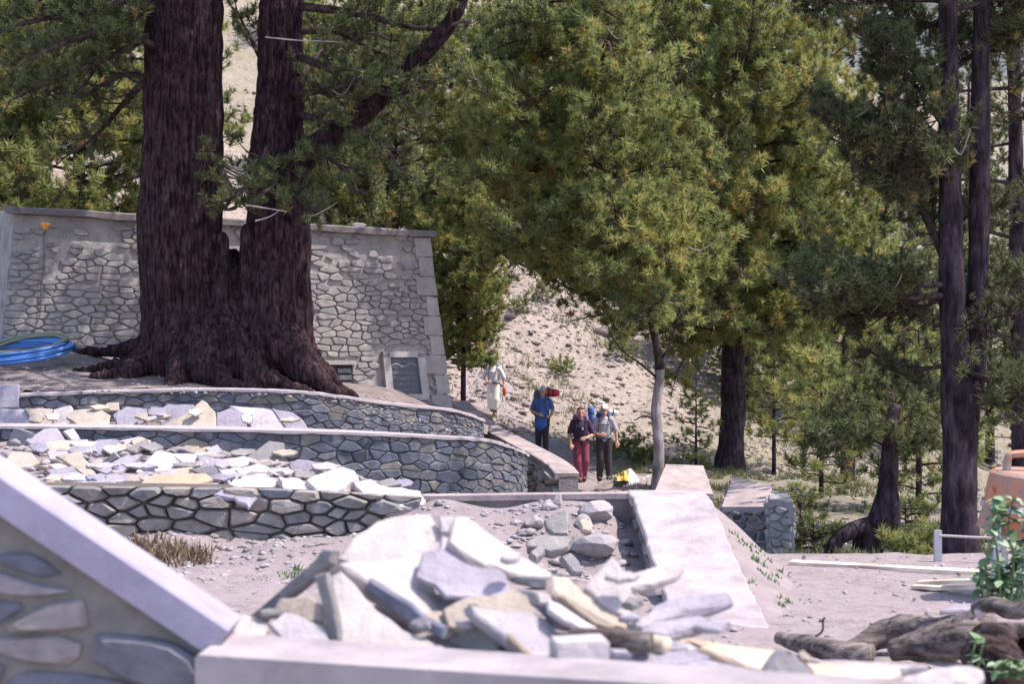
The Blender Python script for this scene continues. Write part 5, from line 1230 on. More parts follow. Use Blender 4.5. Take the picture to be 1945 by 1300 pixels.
quick_pine('young_pine', 'leafy young pine on the grassy slope left of the bent tree', None, 1560, 930, 33, 2.8, 1.0, 26, 97, twig=.6, z0f=.05, r0=.05, tints=(.62, .15), per_m=4)
quick_pine('young_pine', 'bushy young pine right behind the leaning pine trunk', None, 1470, 850, 44, 3.2, 1.2, 28, 98, twig=.7, z0f=.05, r0=.06, tints=(.58, .15), per_m=4)
quick_pine('young_pine', 'bushy pine between the bent tree and the tall forked pine', None, 1745, 960, 30, 3.4, 1.2, 28, 99, twig=.7, z0f=.05, r0=.06, tints=(.45, .15), per_m=4)
quick_pine('pine_tree', 'green pine on the slope right of the leaning pine, behind the bent tree', None, 1610, 850, 48, 9, 2.6, 46, 100, tints=(.5, .18))

# hillside pines: three built, the others copies
protos = []
for k in range(3):
    protos.append(quick_pine('hillside_pine', 'pine further up the hillside beyond the building, partly hidden by nearer trees', 'pines up the hillside', 400 + k, 300, 75, 9.5 - k, 2.6, 40, 110 + k, (M['bark_dark'], M['limb'], M['needles_far']), .27, 1.1, .1, .2, TT_FAR, 2.6, .34))
spots = [(60, 72), (230, 78), (330, 64), (-60, 66), (620, 70), (720, 80), (810, 66), (880, 78), (560, 92), (130, 95), (260, 100), (960, 88), (1080, 84), (1210, 76), (1330, 70), (1450, 82), (1560, 74), (1660, 66), (1760, 80), (1880, 62), (1960, 72), (1290, 95), (1120, 100), (1690, 58), (1840, 95), (30, 58), (1420, 60), (690, 55), (1000, 74), (1160, 92), (1380, 62), (1520, 60), (1620, 84), (1730, 60), (1800, 70), (1920, 84), (1480, 68)]
HL = ['hillside pine seen above the left end of the building, nearest the amber lantern', 'hillside pine seen left of the left big trunk, above the building roof', 'hillside pine just left of the gap between the two big trunks', 'hillside pine at the far left edge above the building',
 'hillside pine just right of the right big trunk', 'hillside pine above the right half of the building roof', 'hillside pine above the right corner of the building', 'hillside pine above the bright young pine at the building corner', 'distant hillside pine glimpsed just right of the double trunk, highest up', 'distant hillside pine high up at the far left above the lantern',
 'distant hillside pine high up left of the left big trunk', 'hillside pine high above the hiker in white', 'hillside pine high above the hiker in the blue cap', 'hillside pine above the pale thin trunk', 'hillside pine just left of the leaning pine trunk', 'hillside pine just right of the leaning pine trunk, farther up', 'hillside pine above the leafy young pine on the grassy slope', 'hillside pine above the bent dark tree',
 'hillside pine just left of the tall forked pine, farther up', 'hillside pine seen between the forked pine and the right edge, nearer', 'hillside pine at the right edge above the orange drum', 'distant hillside pine behind the crown of the leaning pine', 'distant hillside pine high above the hikers in maroon and in check', 'nearest hillside pine left of the forked pine above the bent tree', 'distant hillside pine behind the forked pine top', 'nearest hillside pine rising behind the left end of the building', 'nearest hillside pine just right of the leaning pine', 'nearest hillside pine behind the right half of the building', 'hillside pine on the upper edge of the bare scree', 'distant hillside pine above the scree, behind the top of the slender pine', 'hillside pine hidden behind the lower boughs of the leaning pine', 'hillside pine just right of the leaning pine, in the lower row', 'distant hillside pine between the leaning pine and the bent tree', 'nearer hillside pine directly left of the forked pine trunk', 'hillside pine directly behind the forked pine trunk', 'distant hillside pine right of the forked pine', 'hillside pine above the bushy young pine, second row']
for i, (u, Y) in enumerate(spots):
    src = protos[i % 3]; x = (u - 972.5) / FPX * Y; z = float(H(x, Y)) - .1
    if i < 3: o = src
    else:
        o = src.copy(); COL.objects.link(o)
        for ch in src.children:
            c = ch.copy(); COL.objects.link(c); c.parent = o
    o['label'] = HL[i]; o['group'] = 'pines up the hillside'
    o.location = (x, Y, z); o.rotation_euler = (0, 0, random.uniform(0, 6.28)); s = random.uniform(.75, 1.2); o.scale = (s, s, s * random.uniform(.9, 1.1))
print('TUFTS', ST, sum(n for _, n in ST))

# ------------------------------------------------------------------ yard: kerb timber, planks, logs, rail, drum, hoses, plants
tbm = merge([beam(P(1503, 1076, 16.2), P(1872, 1096, 15.4), .18, .11)])
k_ = P(1690, 1088, 15.8); tag(obj('timber_beam', *tbm, M['timber'], base=(k_[0], k_[1], k_[2] - .065)), 'long pale timber beam edging the dirt yard', 'beam')
for lb, a, b, w, h in (('thin board lying on the dirt in front of the timber beam', P(1745, 1108, 14.9), P(1862, 1104, 14.6), .10, .035), ('shorter board end half under the thin one by the beam', P(1735, 1115, 14.6), P(1800, 1118, 14.4), .12, .03), ('lowest of the boards by the beam, next to the leafy plant', P(1790, 1117, 14.3), P(1866, 1116, 14.1), .09, .035)):
    v, f = beam(a, b, w, h); tag(obj('wooden_board', v, f, M['plank'], base=((a[0] + b[0]) / 2, (a[1] + b[1]) / 2, min(a[2], b[2]) - h / 2)), lb, 'board')
log('long straight weathered log with sawn right end on the yard', [P(1478, 1213, 11.3), P(1530, 1226, 11.1), P(1590, 1238, 10.9), P(1655, 1248, 10.75)], [.055, .085, .095, .098], M['log'], seed=11)
log('gnarled grey driftwood log with wavy back behind the straight one', [P(1600, 1238, 11.3), P(1660, 1215, 11.5), P(1710, 1196, 11.5), P(1760, 1205, 11.4), P(1830, 1198, 11.2), P(1880, 1180, 11.0)], [.05, .10, .13, .14, .15, .10], M['log'], seed=12, lump=.12)
log('thick cracked log at the front of the driftwood by the dark stump', [P(1690, 1240, 10.6), P(1740, 1228, 10.6), P(1800, 1220, 10.5), P(1862, 1208, 10.4)], [.07, .13, .15, .14], M['log'], seed=13, lump=.08)
log('smooth bent branch lying on top of the driftwood at the right edge', [P(1850, 1160, 10.8), P(1885, 1150, 10.7), P(1930, 1162, 10.6), P(1985, 1150, 10.5)], [.05, .07, .07, .06], M['log'], seed=14, lump=.06, name='branch')
log('grey slab-like log end crossing above the dark stump at the right edge', [P(1868, 1192, 10.1), P(1910, 1196, 9.9), P(1990, 1200, 9.7)], [.06, .10, .11], M['log'], seed=15, flat=.5)
log('dark rotten stump under the logs at the right edge', [P(1885, 1275, 9.6), P(1888, 1240, 9.7), P(1892, 1205, 9.8)], [.24, .19, .15], M['log_dark'], seed=16, lump=.12, name='stump', cat='stump')
log('dark rotten log running out of the frame behind the stump', [P(1890, 1235, 10.2), P(1940, 1240, 10.0), P(2010, 1245, 9.8)], [.16, .17, .16], M['log_dark'], seed=17, lump=.1)
c_ = P(1862, 1168, 10.75); V_, F_ = rock_vf(c_, (.055, .05, .055), 5, 2, 0); tag(obj('stone', V_, F_, M['rock_white'], base=c_), 'small round white stone perched on the driftwood', 'stone')
tw = [P(1548, 1210, 10.9), P(1562, 1200, 10.9), P(1563, 1180, 10.9), P(1567, 1174, 10.9)]
v, f = tube(smooth_path(tw, 9), [.008] * 9, 5); tag(obj('bare_twig', v, f, M['limb'], base=tw[0]), 'thin bare twig sticking up from the straight log', 'twig')
flag('flat dark slab lying on the dirt near the driftwood', [(1260,940),(1330,905),(1420,900),(1440,915),(1380,930)], z5, 13.1, (0,-.12,1), .04, 'slab_lav')

# steel rail in front of the forked pine
rl = thing('guard_rail', 'grey steel post with thin rail across the forked pine trunk', 'rail', P(1781, 1085, 16.4))
v, f = beam(P(1781, 1090, 16.4), P(1781, 1008, 16.4), .075, .05, (0, 1, 0)); obj('post', v, f, M['metal'], rl)
v, f = tube([P(1784, 1018, 16.38), P(1840, 1021, 16.3), P(1895, 1023, 16.2), P(2010, 1030, 16.1)], .014, 6); obj('rail', v, f, M['frame'], rl)

# orange drum (cement mixer) at the right edge
ob = P(1935, 1110, 14.0)
mxr = thing('cement_mixer', 'worn orange cement mixer drum on grey legs cut by the right edge', 'cement mixer', (ob[0], ob[1], -2.3))
def lathe(prof, c, ax=(0, 0, 1), seg=28, caps=True):
    ax = np.array(ax, float); ax /= np.linalg.norm(ax); s = np.cross(ax, (0, 1, 0)); s /= np.linalg.norm(s); t = np.cross(ax, s); V = []
    for r_q, h in prof:
        for k in range(seg): a = 6.2832 * k / seg; V.append(np.array(c) + ax * h + (s * math.cos(a) + t * math.sin(a)) * r_q)
    n = len(prof); F = [(i * seg + k, i * seg + (k + 1) % seg, i * seg + seg + (k + 1) % seg, i * seg + seg + k) for i in range(n - 1) for k in range(seg)]
    if caps: F += [tuple(range(seg))[::-1], tuple((n - 1) * seg + k for k in range(seg))]
    return V, F
mc = P(1958, 960, 14.0)
v, f = lathe([(.18, -.30), (.30, -.27), (.415, -.12), (.415, .02), (.40, .05), (.405, .07), (.385, .21), (.37, .27), (.33, .30), (.10, .31)], mc, (0.06, -.05, 1)); dr = obj('drum', v, f, M['orange'], mxr, smooth=False)
v, f = lathe([(.425, -.03), (.435, -.02), (.435, .03), (.425, .04)], mc + np.array((0, 0, -.02)), (0.06, -.05, 1), caps=False); obj('rim', v, f, M['metal'], dr)
v, f = tube(smooth_path([P(1912, 893, 13.95), P(1915, 870, 13.95), P(1930, 863, 13.95), P(1990, 862, 13.95)], 12), .035, 8); obj('handle', v, f, M['orange'], mxr)
fin = [P(1882, 925, 13.85), P(1862, 985, 13.85), P(1856, 1000, 13.85), P(1890, 1018, 13.85), P(1897, 950, 13.85)]
v = [q for q in fin] + [q + np.array((.0, .05, 0)) for q in fin]; obj('guard', v, [(0, 1, 2, 3, 4), (9, 8, 7, 6, 5)] + [(i, i + 5, (i + 1) % 5 + 5, (i + 1) % 5) for i in range(5)], M['orange'], mxr)
for (ua, ub, Yq) in ((1895, 1885, 13.8), (1905, 1912, 14.2), (2000, 2015, 13.8)):
    v, f = beam(P(ua, 1000, Yq), np.array((P(ub, 1100, Yq)[0], Yq, -2.32)), .05, .05, (0, 1, 0)); obj('leg', v, f, M['metal'], mxr)

# hoses by the building
hb = P(50, 690, 25.6); hz = float(z_upper(hb[0], hb[1]))
def coil(name, label, c, rx, ry, n, r0, mat, seed, tilt=.16, gap=.035):
    r = np.random.default_rng(seed); a = np.linspace(0, 6.2832 * n, n * 40); k = a / 6.2832
    sx = 1 + .10 * np.sin(k * 2.1 + seed); sy = 1 + .12 * np.sin(k * 3.3 + seed)
    x = rx * np.cos(a) * sx + .06 * np.sin(k * 5); y = ry * np.sin(a) * sy; z = .02 + gap * (k % 4) + .02 * np.sin(k * 7) + tilt * (np.sin(a) * ry + ry) + .05 * np.cos(a) 
    pts = np.stack([c[0] + x, c[1] + y, c[2] + z], -1); v, f = tube(pts, r0, 7)
    return tag(obj(name, v, f, mat, base=c, smooth=True), label, 'hose')
coil('hose_coil', 'coil of blue hose lying on the ground left of the pine roots', (hb[0] - .18, hb[1], hz + .02), .85, .55, 9, .028, M['hose_blue'], 3, .26)
coil('hose_coil', 'olive green hose looped over the blue coil', (hb[0] + .02, hb[1] + .12, hz + .16), .62, .42, 2, .026, M['hose_green'], 5, .34)

# leafy plants at the right edge
def leaf_mesh(name, L, W, mat):
    V = []; F = []
    for i, (t, w) in enumerate(((0, .04), (.2, .7), (.45, 1), (.72, .75), (1, .03))):
        for sx in (-1, 0, 1): V.append((sx * w * W, t * L, -.14 * L * t * t * 1.6 + (.0 if sx else -.10 * W * w) + .05 * L * math.sin(t * 3)))
    for i in range(4):
        for k in range(2): F.append((i * 3 + k, i * 3 + k + 1, i * 3 + 4 + k, i * 3 + 3 + k))
    return raw_mesh(name, V, F, mat, True)
LM = [leaf_mesh('leaf', .115, .034, M['leaf_obj']), leaf_mesh('leaf', .10, .030, M['leaf_pale']), leaf_mesh('leaf', .13, .045, M['leaf_obj'])]
def leafy(label, stems, nl, seed, pale, scale=1.0):
    r = random.Random(seed); b = np.array(stems[0][0]); t = thing('leafy_plant', label, 'plant', b)
    for st in stems:
        p = smooth_path(st, 14); v, f = tube(p, np.linspace(.012, .005, 14), 5); obj('stem', v, f, M['leaf_obj'], t)
        for k in range(nl):
            i = r.randint(2, 13); q = p[i]; o = bpy.data.objects.new('leaf', LM[1] if r.random() < pale else r.choice((LM[0], LM[2]))); COL.objects.link(o); o.parent = t
            o.location = tuple(q - b + np.array([r.uniform(-.02, .02) for _ in range(3)])); o.rotation_euler = (r.uniform(-.7, .5), r.uniform(-.5, .5), r.uniform(0, 6.28)); s = scale * r.uniform(.6, 1.15); o.scale = (s, s, s)
leafy('pale leafy plant growing up in front of the orange drum', [[P(1900, 1140, 11.5), P(1895, 1060, 11.4), P(1885, 1000, 11.35), P(1890, 940, 11.3)], [P(1920, 1140, 11.5), P(1925, 1060, 11.5), P(1915, 1000, 11.4), P(1925, 950, 11.4)], [P(1880, 1140, 11.6), P(1872, 1090, 11.5), P(1880, 1040, 11.45), P(1900, 985, 11.4)], [P(1940, 1140, 11.5), P(1945, 1060, 11.5), P(1950, 990, 11.5)]], 34, 1, .65)
leafy('low bushy green plant at the right edge below the drum', [[P(1870, 1145, 11.9), P(1862, 1110, 11.8), P(1868, 1080, 11.8)], [P(1900, 1145, 11.8), P(1905, 1100, 11.7), P(1900, 1070, 11.7)], [P(1930, 1145, 11.8), P(1935, 1090, 11.7), P(1932, 1050, 11.7)], [P(1950, 1145, 11.8), P(1958, 1080, 11.7), P(1950, 1040, 11.7)], [P(1885, 1145, 11.7), P(1885, 1120, 11.6), P(1895, 1095, 11.6)]], 36, 2, .15)
leafy('small green sprig growing between the thick log and the stump', [[P(1845, 1268, 9.6), P(1848, 1240, 9.5), P(1856, 1212, 9.5)], [P(1858, 1268, 9.6), P(1862, 1245, 9.5), P(1868, 1222, 9.5)]], 8, 3, .3, .9)
leafy('green sprig in front of the dark stump at the lower right corner', [[P(1885, 1285, 8.9), P(1895, 1265, 8.8), P(1915, 1255, 8.8)], [P(1910, 1285, 8.9), P(1925, 1268, 8.8), P(1942, 1258, 8.8)], [P(1935, 1290, 8.9), P(1950, 1270, 8.8), P(1965, 1265, 8.8)]], 11, 4, .3, .95)

# tarp beside the thin trunk
tp_ = P(1200, 880, 33.6); tz = float(H(tp_[0], tp_[1]))
def lumpsheet(name, label, cat, ctr, w, d, h, mat, seed, parts=None):
    n, m = 22, 16; V = []; r = np.random.default_rng(seed)
    for j in range(m):
        for i in range(n):
            a, b = i / (n - 1) * 2 - 1, j / (m - 1) * 2 - 1; e = max(0, 1 - (abs(a) ** 3 * .9 + abs(b) ** 3 * .9)); 
            z = h * (e ** .6) * (.65 + .35 * math.sin(a * 3.1 + 1 + seed)) + e * (.022 * math.sin(a * 9 + b * 4) + .018 * math.sin(b * 10 - a * 3))
            V.append((ctr[0] + a * w * (1 + .08 * math.sin(b * 5)), ctr[1] + b * d * (1 + .08 * math.sin(a * 6)), ctr[2] + max(z, -.02)))
    F = [(j * n + i, j * n + i + 1, j * n + n + i + 1, j * n + n + i) for j in range(m - 1) for i in range(n - 1)]
    F += [tuple(range(n))[::-1]]
    return tag(obj(name, V, F, mat, base=ctr, smooth=True), label, cat)
M['tarp'] = plain('white_tarp', (.78, .74, .70), .55, .06, 6)
M['tarp_yellow'] = plain('yellow_sack', (.72, .47, .10), .55, .1, 6)
tz = -.04 + P(1200, 895, 33.6)[2]
lumpsheet('tarpaulin', 'crumpled white tarpaulin on the ground beside the pale thin trunk', 'tarp', (P(1212, 0, 33.6)[0], 33.7, float(H(P(1212, 0, 33.6)[0], 33.7)) - .17), .30, .5, .36, M['tarp'], 3)
lumpsheet('sack', 'small yellow sack at the left end of the white tarpaulin', 'sack', (P(1180, 0, 33.6)[0], 33.4, float(H(P(1180, 0, 33.6)[0], 33.4)) + .0), .13, .22, .20, M['tarp_yellow'], 5)

# ------------------------------------------------------------------ the hikers
def fabric(name, col, rough=.85): return plain(name, col, rough, .10, 30, 0, .25, .004)
M['hair'] = plain('dark_hair', (.06, .035, .022), .6, .2, 40)
M['hair2'] = plain('sandy_hair', (.22, .13, .07), .6, .2, 40)
M['eye'] = plain('eye_dark', (.03, .02, .02), .3, .05)
def person(label, foot, h, yaw, pose, wear):
    t = thing('person', label, 'person', foot); t.rotation_euler = (0, 0, 0)
    k = h / 1.75; cy, sy = math.cos(yaw), math.sin(yaw)
    def W(p): x, y, z = p; return np.array((foot[0] + k * (x * cy - y * sy), foot[1] + k * (x * sy + y * cy), foot[2] + k * z))
    def C(a, b, r0, r1, flat=1.0, seg=14): return capsule(W(a), W(b), r0 * k, r1 * k, flat, seg, 5)
    hip = [(-.095, 0, .92), (.095, 0, .92)]; kn = pose['knees']; an = pose['ankles']; sh = [(-.175, .01, 1.415), (.175, .01, 1.415)]; el = pose['elbows']; wr = pose['wrists']; hd = pose['hands']
    hx_, hy_ = pose.get('head', (0, -.02))
    B = [C((hx_, hy_ + .012, 1.648), (hx_, hy_ - .004, 1.672), .088, .090), C((hx_, hy_ - .028, 1.59), (hx_, hy_ - .04, 1.572), .062, .048), C((hx_, hy_ - .092, 1.64), (hx_, hy_ - .112, 1.612), .011, .016),
         C((hx_ - .03, hy_ - .075, 1.66), (hx_ + .03, hy_ - .075, 1.66), .018, .018), C((hx_ - .02, hy_ - .088, 1.578), (hx_ + .02, hy_ - .088, 1.578), .010, .010),
         C((hx_ - .088, hy_ + .01, 1.645), (hx_ - .086, hy_ + .015, 1.61), .020, .013), C((hx_ + .088, hy_ + .01, 1.645), (hx_ + .086, hy_ + .015, 1.61), .020, .013),
         C((0, .015, 1.42), (hx_ * .7, hy_ * .6 + .01, 1.57), .062, .052), C((0, .0, 1.30), (0, 0, 1.38), .155, .125, .68), C((0, 0, 1.0), (0, 0, 1.28), .125, .15, .7), C((-.05, 0, .93), (.05, 0, .93), .125, .125, .8)]
    for s in (0, 1):
        B += [C((0, .01, 1.40), sh[s], .07, .062), C(sh[s], el[s], .052, .041), C(el[s], wr[s], .041, .027)]
        B += [C(hip[s], kn[s], .082, .056), C(kn[s], an[s], .058, .040)]
        ax, ay, az = an[s]; B += [C((ax, ay, az), (ax * 1.05, ay - .15, max(.04, az - .05)), .042, .034)]
        w = np.array(wr[s]); g = np.array(hd[s]); d = g - w; d /= np.linalg.norm(d); side = np.cross(d, (0, -1, .3)); side /= np.linalg.norm(side); nn = np.cross(side, d)
        palm = w + d * .085; B += [C(w, w + d * .03, .027, .030), C(w + d * .03 - side * .018, palm - side * .024, .022, .018), C(w + d * .03 + side * .018, palm + side * .024, .022, .018)]
        for i, (o_f, L) in enumerate(((-.033, .062), (-.011, .074), (.011, .070), (.033, .054))):
            p0 = palm + side * o_f; p1 = p0 + d * L * .55 - nn * .008; p2 = p1 + d * L * .40 - nn * .026
            B += [C(p0 - d * .02, p1, .0105, .0098, 1, 8), C(p1, p2, .0098, .0085, 1, 8)]
        th0 = w + d * .035 - side * .03; th1 = th0 + d * .035 - side * .03 - nn * .01; B += [C(th0, th1, .014, .012, 1, 8), C(th1, th1 + d * .032 - nn * .015, .012, .010, 1, 8)]
    me = remeshed('body', B, .0105 * k, M['skin'], 2); co = verts_of(me) - np.array(foot); me.vertices.foreach_set('co', co.reshape(-1).astype(np.float32)); me.update(); link('body', me, t)
    def cloth(name, parts, mat, vox=.016):
        me = remeshed(name, parts, vox * k, mat, 3); co = verts_of(me) - np.array(foot); me.vertices.foreach_set('co', co.reshape(-1).astype(np.float32)); me.update(); return link(name, me, t)
    sl = wear.get('sleeve', .8); lerp = lambda a, b, q: tuple(np.array(a) + (np.array(b) - np.array(a)) * q)
    S_ = [C((0, 0, 1.30), (0, .005, 1.385), .178, .135, .72), C((0, 0, wear.get('hem', .95)), (0, 0, 1.28), wear.get('hemr', .158), .172, .76), C((-.10, .01, 1.40), (.10, .01, 1.40), .075, .075)]
    for s in (0, 1):
        S_ += [C(sh[s], lerp(sh[s], el[s], min(sl, 1)), .074, .068)]
        if sl > 1: S_ += [C(el[s], lerp(el[s], wr[s], sl - 1), .060, .052)]
    cloth('shirt', S_, wear['shirt'])
    leg = wear.get('leg', 1.0); T_ = [C((-.055, 0, .93), (.055, 0, .93), .142, .142, .82)]
    for s in (0, 1):
        lw = wear.get('legw', .085); T_ += [C(hip[s], kn[s], .108, lw)]
        if leg > 0: T_ += [C(kn[s], lerp(kn[s], an[s], leg), lw, lw * .82)]
    cloth('trousers', T_, wear['trousers'])
    for s in (0, 1):
        ax, ay, az = an[s]; bz = max(0.03, az - .06)
        cloth('boot', [C((ax, ay + .01, az + .06), (ax, ay + .01, bz + .02), .070, .066), C((ax, ay + .02, bz + .012), (ax * 1.05, ay - .165, bz + .005), .064, .056)], wear['boots'], .013)
    if wear.get('cap'):
        c_o = cloth('cap', [C((hx_, hy_ + .015, 1.69), (hx_, hy_ + .01, 1.705), .098, .090), C((hx_ - .03, hy_ - .11, 1.695), (hx_ + .03, hy_ - .11, 1.695), .045, .045, 1.0)][:1] + [C((hx_ - .035, hy_ - .085, 1.70), (hx_ + .035, hy_ - .085, 1.70), .022, .022), C((hx_ - .03, hy_ - .13, 1.69), (hx_ + .03, hy_ - .13, 1.69), .016, .016), C((hx_, hy_ - .06, 1.705), (hx_, hy_ - .135, 1.69), .03, .018)], wear['cap'], .010)
        cloth('hair', [C((hx_, hy_ + .035, 1.63), (hx_, hy_ + .03, 1.66), .080, .085)], wear.get('hair', M['hair']), .012)
    else:
        cloth('hair', [C((hx_, hy_ + .022, 1.70), (hx_, hy_ + .03, 1.695), .088, .090), C((hx_, hy_ + .045, 1.62), (hx_, hy_ + .04, 1.66), .075, .082), C((hx_ - .04, hy_ - .045, 1.738), (hx_ + .04, hy_ - .05, 1.74), .03, .03)], wear.get('hair', M['hair']), .012)
    for sx in (-.033, .033):
        v, f = capsule(W((hx_ + sx, hy_ - .080, 1.652)), W((hx_ + sx, hy_ - .082, 1.652)), .010 * k, .010 * k, 1, 8, 3); obj('eye', v, f, M['eye'], t, smooth=True)
    return t, W, C, cloth

def rounded(c, sx, sy, sz, W, k, lump=0.0, seed=0):
    bm = bmesh.new(); bmesh.ops.create_cube(bm, size=2.0); bmesh.ops.subdivide_edges(bm, edges=bm.edges[:], cuts=5, use_grid_fill=True); r = np.random.default_rng(seed); V = []
    for q in bm.verts:
        p = np.array(q.co[:]); n = p / np.linalg.norm(p); p = p * .62 + n * .42 * 1.0; p = p * np.array((sx, sy, sz)) * (1 + lump * math.sin(7 * p[0] + 5 * p[2] + seed)); V.append(W(np.array(c) + p))
    bm.verts.index_update(); F = [[q.index for q in f.verts] for f in bm.faces]; bm.free(); return V, F
def backpack(label, W, C, k, mat, foot, roll=None, roll_label=None, straps=None, c=(0, .21, 1.22), size=(.17, .11, .27), lid=None):
    b = W(c); b = np.array((b[0], b[1], W((0, 0, c[2] - size[2]))[2])); t = thing('backpack', label, 'backpack', b)
    v, f = rounded(c, *size, W, k, .03, 3); obj('pack', v, f, mat, t, smooth=True)
    v, f = rounded((c[0], c[1] - .01, c[2] + size[2] * .98), size[0] * .85, size[1] * .95, .065, W, k, .04, 4); obj('lid', v, f, lid or mat, t, smooth=True)
    for s in (-1, 1):
        st = [(s * .10, .12, 1.46), (s * .115, .02, 1.505), (s * .12, -.10, 1.42), (s * .13, -.145, 1.28), (s * .155, -.10, 1.14), (s * .16, .06, 1.08)]
        p = [W(q) for q in st]; v, f = tube(smooth_path(p, 16), .020 * k, 6, 0, 0, .5); obj('strap', v, f, straps or mat, t, smooth=True)
    p = [W((math.sin(a) * .178, -math.cos(a) * .142, 1.0)) for a in np.linspace(-2.6, 2.6, 20)]; v, f = tube(p, .022 * k, 6, 0, 0, 1); obj('hip_belt', v, f, straps or mat, t, smooth=True)
    v, f = tube([W((-.13, -.15, 1.32)), W((0, -.16, 1.315)), W((.13, -.15, 1.32))], .010 * k, 5); obj('chest_strap', v, f, straps or mat, t)
    return t
def roll(label, a, b, r, W, k, mat, name='bedroll'):
    v, f = capsule(W(a), W(b), r * k, r * k, 1, 16, 5); c = (W(a) + W(b)) / 2
    o = tag(obj(name, v, f, mat, base=c, smooth=True), label, 'bedroll'); d = (W(b) - W(a)); 
    for q in (.25, .75):
        m = W(a) + d * q; u = d / np.linalg.norm(d); v, f = capsule(m - u * .012, m + u * .012, r * k * 1.04, r * k * 1.04, 1, 16, 2); obj('strap', v, f, M['shade_black'], o)
    return o
white_f = fabric('white_cotton', (.72, .68, .74)); offw = fabric('cream_cotton', (.74, .71, .66)); blue_f = fabric('blue_cotton', (.055, .13, .40)); navy = fabric('dark_plum_cotton', (.035, .018, .045)); maroon = fabric('maroon_cotton', (.19, .036, .066))
dark_f = fabric('dark_trousers', (.035, .025, .028)); grey_f = fabric('grey_check_cotton', (.33, .33, .37)); bootm = fabric('brown_boots', (.085, .045, .032)); blackm = fabric('black_boots', (.025, .02, .02)); packg = fabric('grey_pack', (.16, .15, .16)); packp = fabric('purple_pack', (.30, .15, .30)); packb = fabric('blue_pack', (.06, .12, .33)); packd = fabric('dark_pack', (.04, .045, .06)); skyc = fabric('light_blue_cap', (.30, .50, .66)); whitec = fabric('white_cap', (.75, .74, .74)); redr = fabric('red_roll', (.55, .06, .07)); bluer = fabric('blue_roll', (.07, .16, .46)); silv = fabric('silver_roll', (.55, .56, .62), .4); orng = fabric('orange_bag', (.55, .16, .05)); teal = fabric('teal_pack', (.07, .24, .30))
def foot(u, v, Y): return P(u, v, Y)
ST_K = dict(knees=[(-.10, -.03, .49), (.09, -.10, .52)], ankles=[(-.11, .06, .10), (.10, -.08, .10)])
# 1: white shirt, far up the path
p1 = dict(ST_K, elbows=[(-.30, .0, 1.17), (.31, .02, 1.16)], wrists=[(-.17, -.20, 1.03), (.31, -.05, .92)], hands=[(-.09, -.25, 1.02), (.31, -.09, .82)], knees=[(-.075, -.03, .49), (.075, -.09, .50)], ankles=[(-.05, .04, .10), (.05, -.08, .10)])
f1 = foot(937, 797, 48); f1[2] = float(H(f1[0], 48)) + .03; h1 = 1.80
t, W, C, cl = person('hiker in white shirt and loose white trousers, highest on the path', f1, h1, -.05, p1, dict(shirt=white_f, trousers=offw, boots=bootm, sleeve=1.05, leg=.55, legw=.125, hem=.86, hemr=.17))
backpack('dark pack with teal top worn by the hiker in white', W, C, h1 / 1.75, packd, f1, straps=packd, lid=teal)
v, f = rounded((.33, -.06, .74), .055, .05, .13, W, 1.03, .05, 2); q = W((.33, -.06, .6)); tag(obj('bag', v, f, orng, base=q, smooth=True), 'small orange bag hanging from the white-clad hikers hand', 'bag')
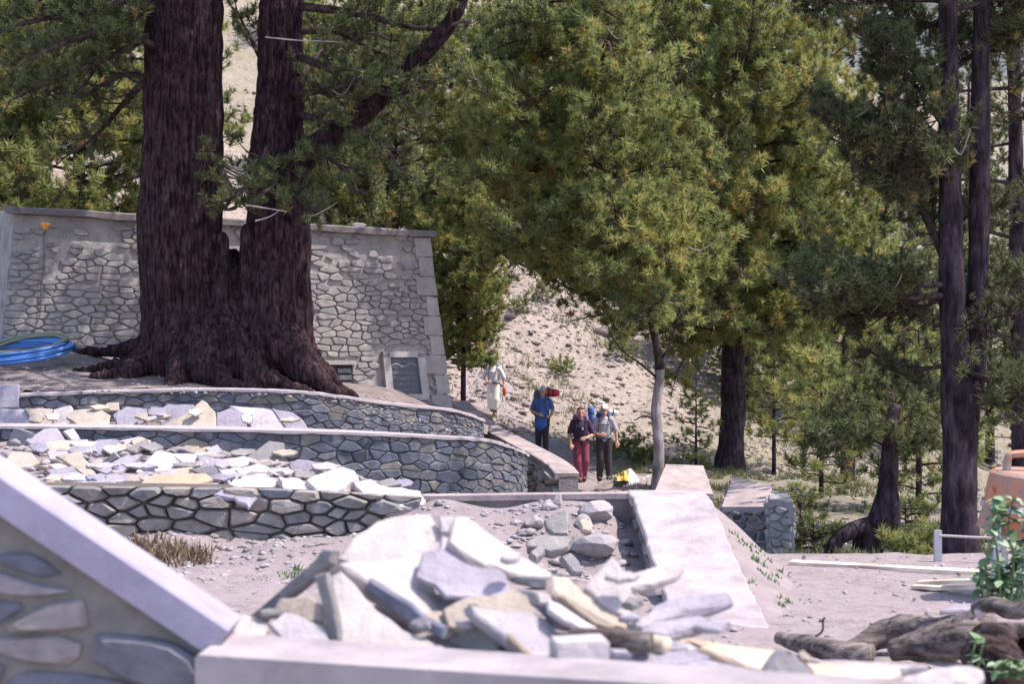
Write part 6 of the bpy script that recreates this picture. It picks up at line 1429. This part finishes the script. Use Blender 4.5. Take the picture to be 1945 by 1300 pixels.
# 2: light blue cap and blue shirt
f2 = foot(1030, 868, 40); f2[2] = float(H(f2[0], 40)) + .02; h2 = 1.74
p2 = dict(ST_K, elbows=[(-.28, .02, 1.16), (.27, .06, 1.17)], wrists=[(-.09, -.20, 1.07), (.24, -.14, 1.04)], hands=[(.0, -.235, 1.05), (.18, -.22, 1.02)], head=(.01, -.03))
t, W, C, cl = person('hiker in light blue cap and blue shirt behind the sloping parapet', f2, h2, -.12, p2, dict(shirt=blue_f, trousers=dark_f, boots=bootm, sleeve=.75, leg=1, legw=.085, cap=skyc, hem=.86, hemr=.185))
cl('waist_jacket', [C((0, 0, .80), (0, 0, .95), .205, .175, .85)], blue_f)
backpack('tall grey backpack of the hiker in the light blue cap', W, C, h2 / 1.75, packg, f2, straps=packg, c=(-.05, .24, 1.30), size=(.21, .12, .33))
roll('red rolled mat sticking out beside the light blue cap', (.10, .20, 1.62), (.33, .20, 1.60), .10, W, 1, redr)
# 3: dark plum shirt, maroon trousers, nearest
f3 = foot(1103, 916, 36); h3 = 1.70
p3 = dict(knees=[(-.085, -.08, .50), (.10, -.06, .50)], ankles=[(-.03, -.05, .10), (.08, .10, .12)], elbows=[(-.27, .04, 1.14), (.29, -.02, 1.12)], wrists=[(-.25, -.10, .92), (.10, -.24, 1.06)], hands=[(-.24, -.16, .84), (.0, -.28, 1.04)], head=(-.005, -.05))
t, W, C, cl = person('hiker in dark plum shirt and maroon trousers, nearest on the path', f3, h3, .08, p3, dict(shirt=navy, trousers=maroon, boots=bootm, sleeve=.85, leg=1, legw=.10, hair=M['hair'], hem=.93))
v, f = rounded((.03, -.150, 1.27), .022, .006, .032, W, 1, 0, 1); obj('shirt_badge', v, f, white_f, t, smooth=True)
backpack('purple and blue backpack of the hiker in maroon trousers', W, C, h3 / 1.75, packp, f3, straps=navy, c=(.02, .24, 1.30), size=(.20, .11, .26))
# 4: white cap, check shirt, dark trousers
f4 = foot(1147, 914, 36.6); h4 = 1.76
p4 = dict(knees=[(-.09, -.05, .50), (.10, -.03, .50)], ankles=[(-.10, .02, .10), (.12, -.04, .10)], elbows=[(-.27, .02, 1.15), (.285, .03, 1.15)], wrists=[(-.12, -.20, 1.08), (.30, -.02, .92)], hands=[(-.03, -.24, 1.09), (.30, -.06, .83)], head=(.01, -.03))
t, W, C, cl = person('hiker in white cap, grey checked shirt and dark trousers', f4, h4, .05, p4, dict(shirt=grey_f, trousers=dark_f, boots=blackm, sleeve=.8, leg=1, legw=.088, cap=whitec, hem=.95))
backpack('blue backpack of the hiker in the white cap', W, C, h4 / 1.75, packb, f4, straps=packd, c=(0, .23, 1.30), size=(.17, .11, .26))
roll('upright blue rolled mat at the shoulder of the hiker in the white cap', (-.28, .18, 1.30), (-.28, .18, 1.66), .075, W, 1, bluer)
roll('silver grey rolled mat behind the neck of the hiker in the white cap', (.06, .2, 1.60), (.29, .2, 1.57), .075, W, 1, silv)
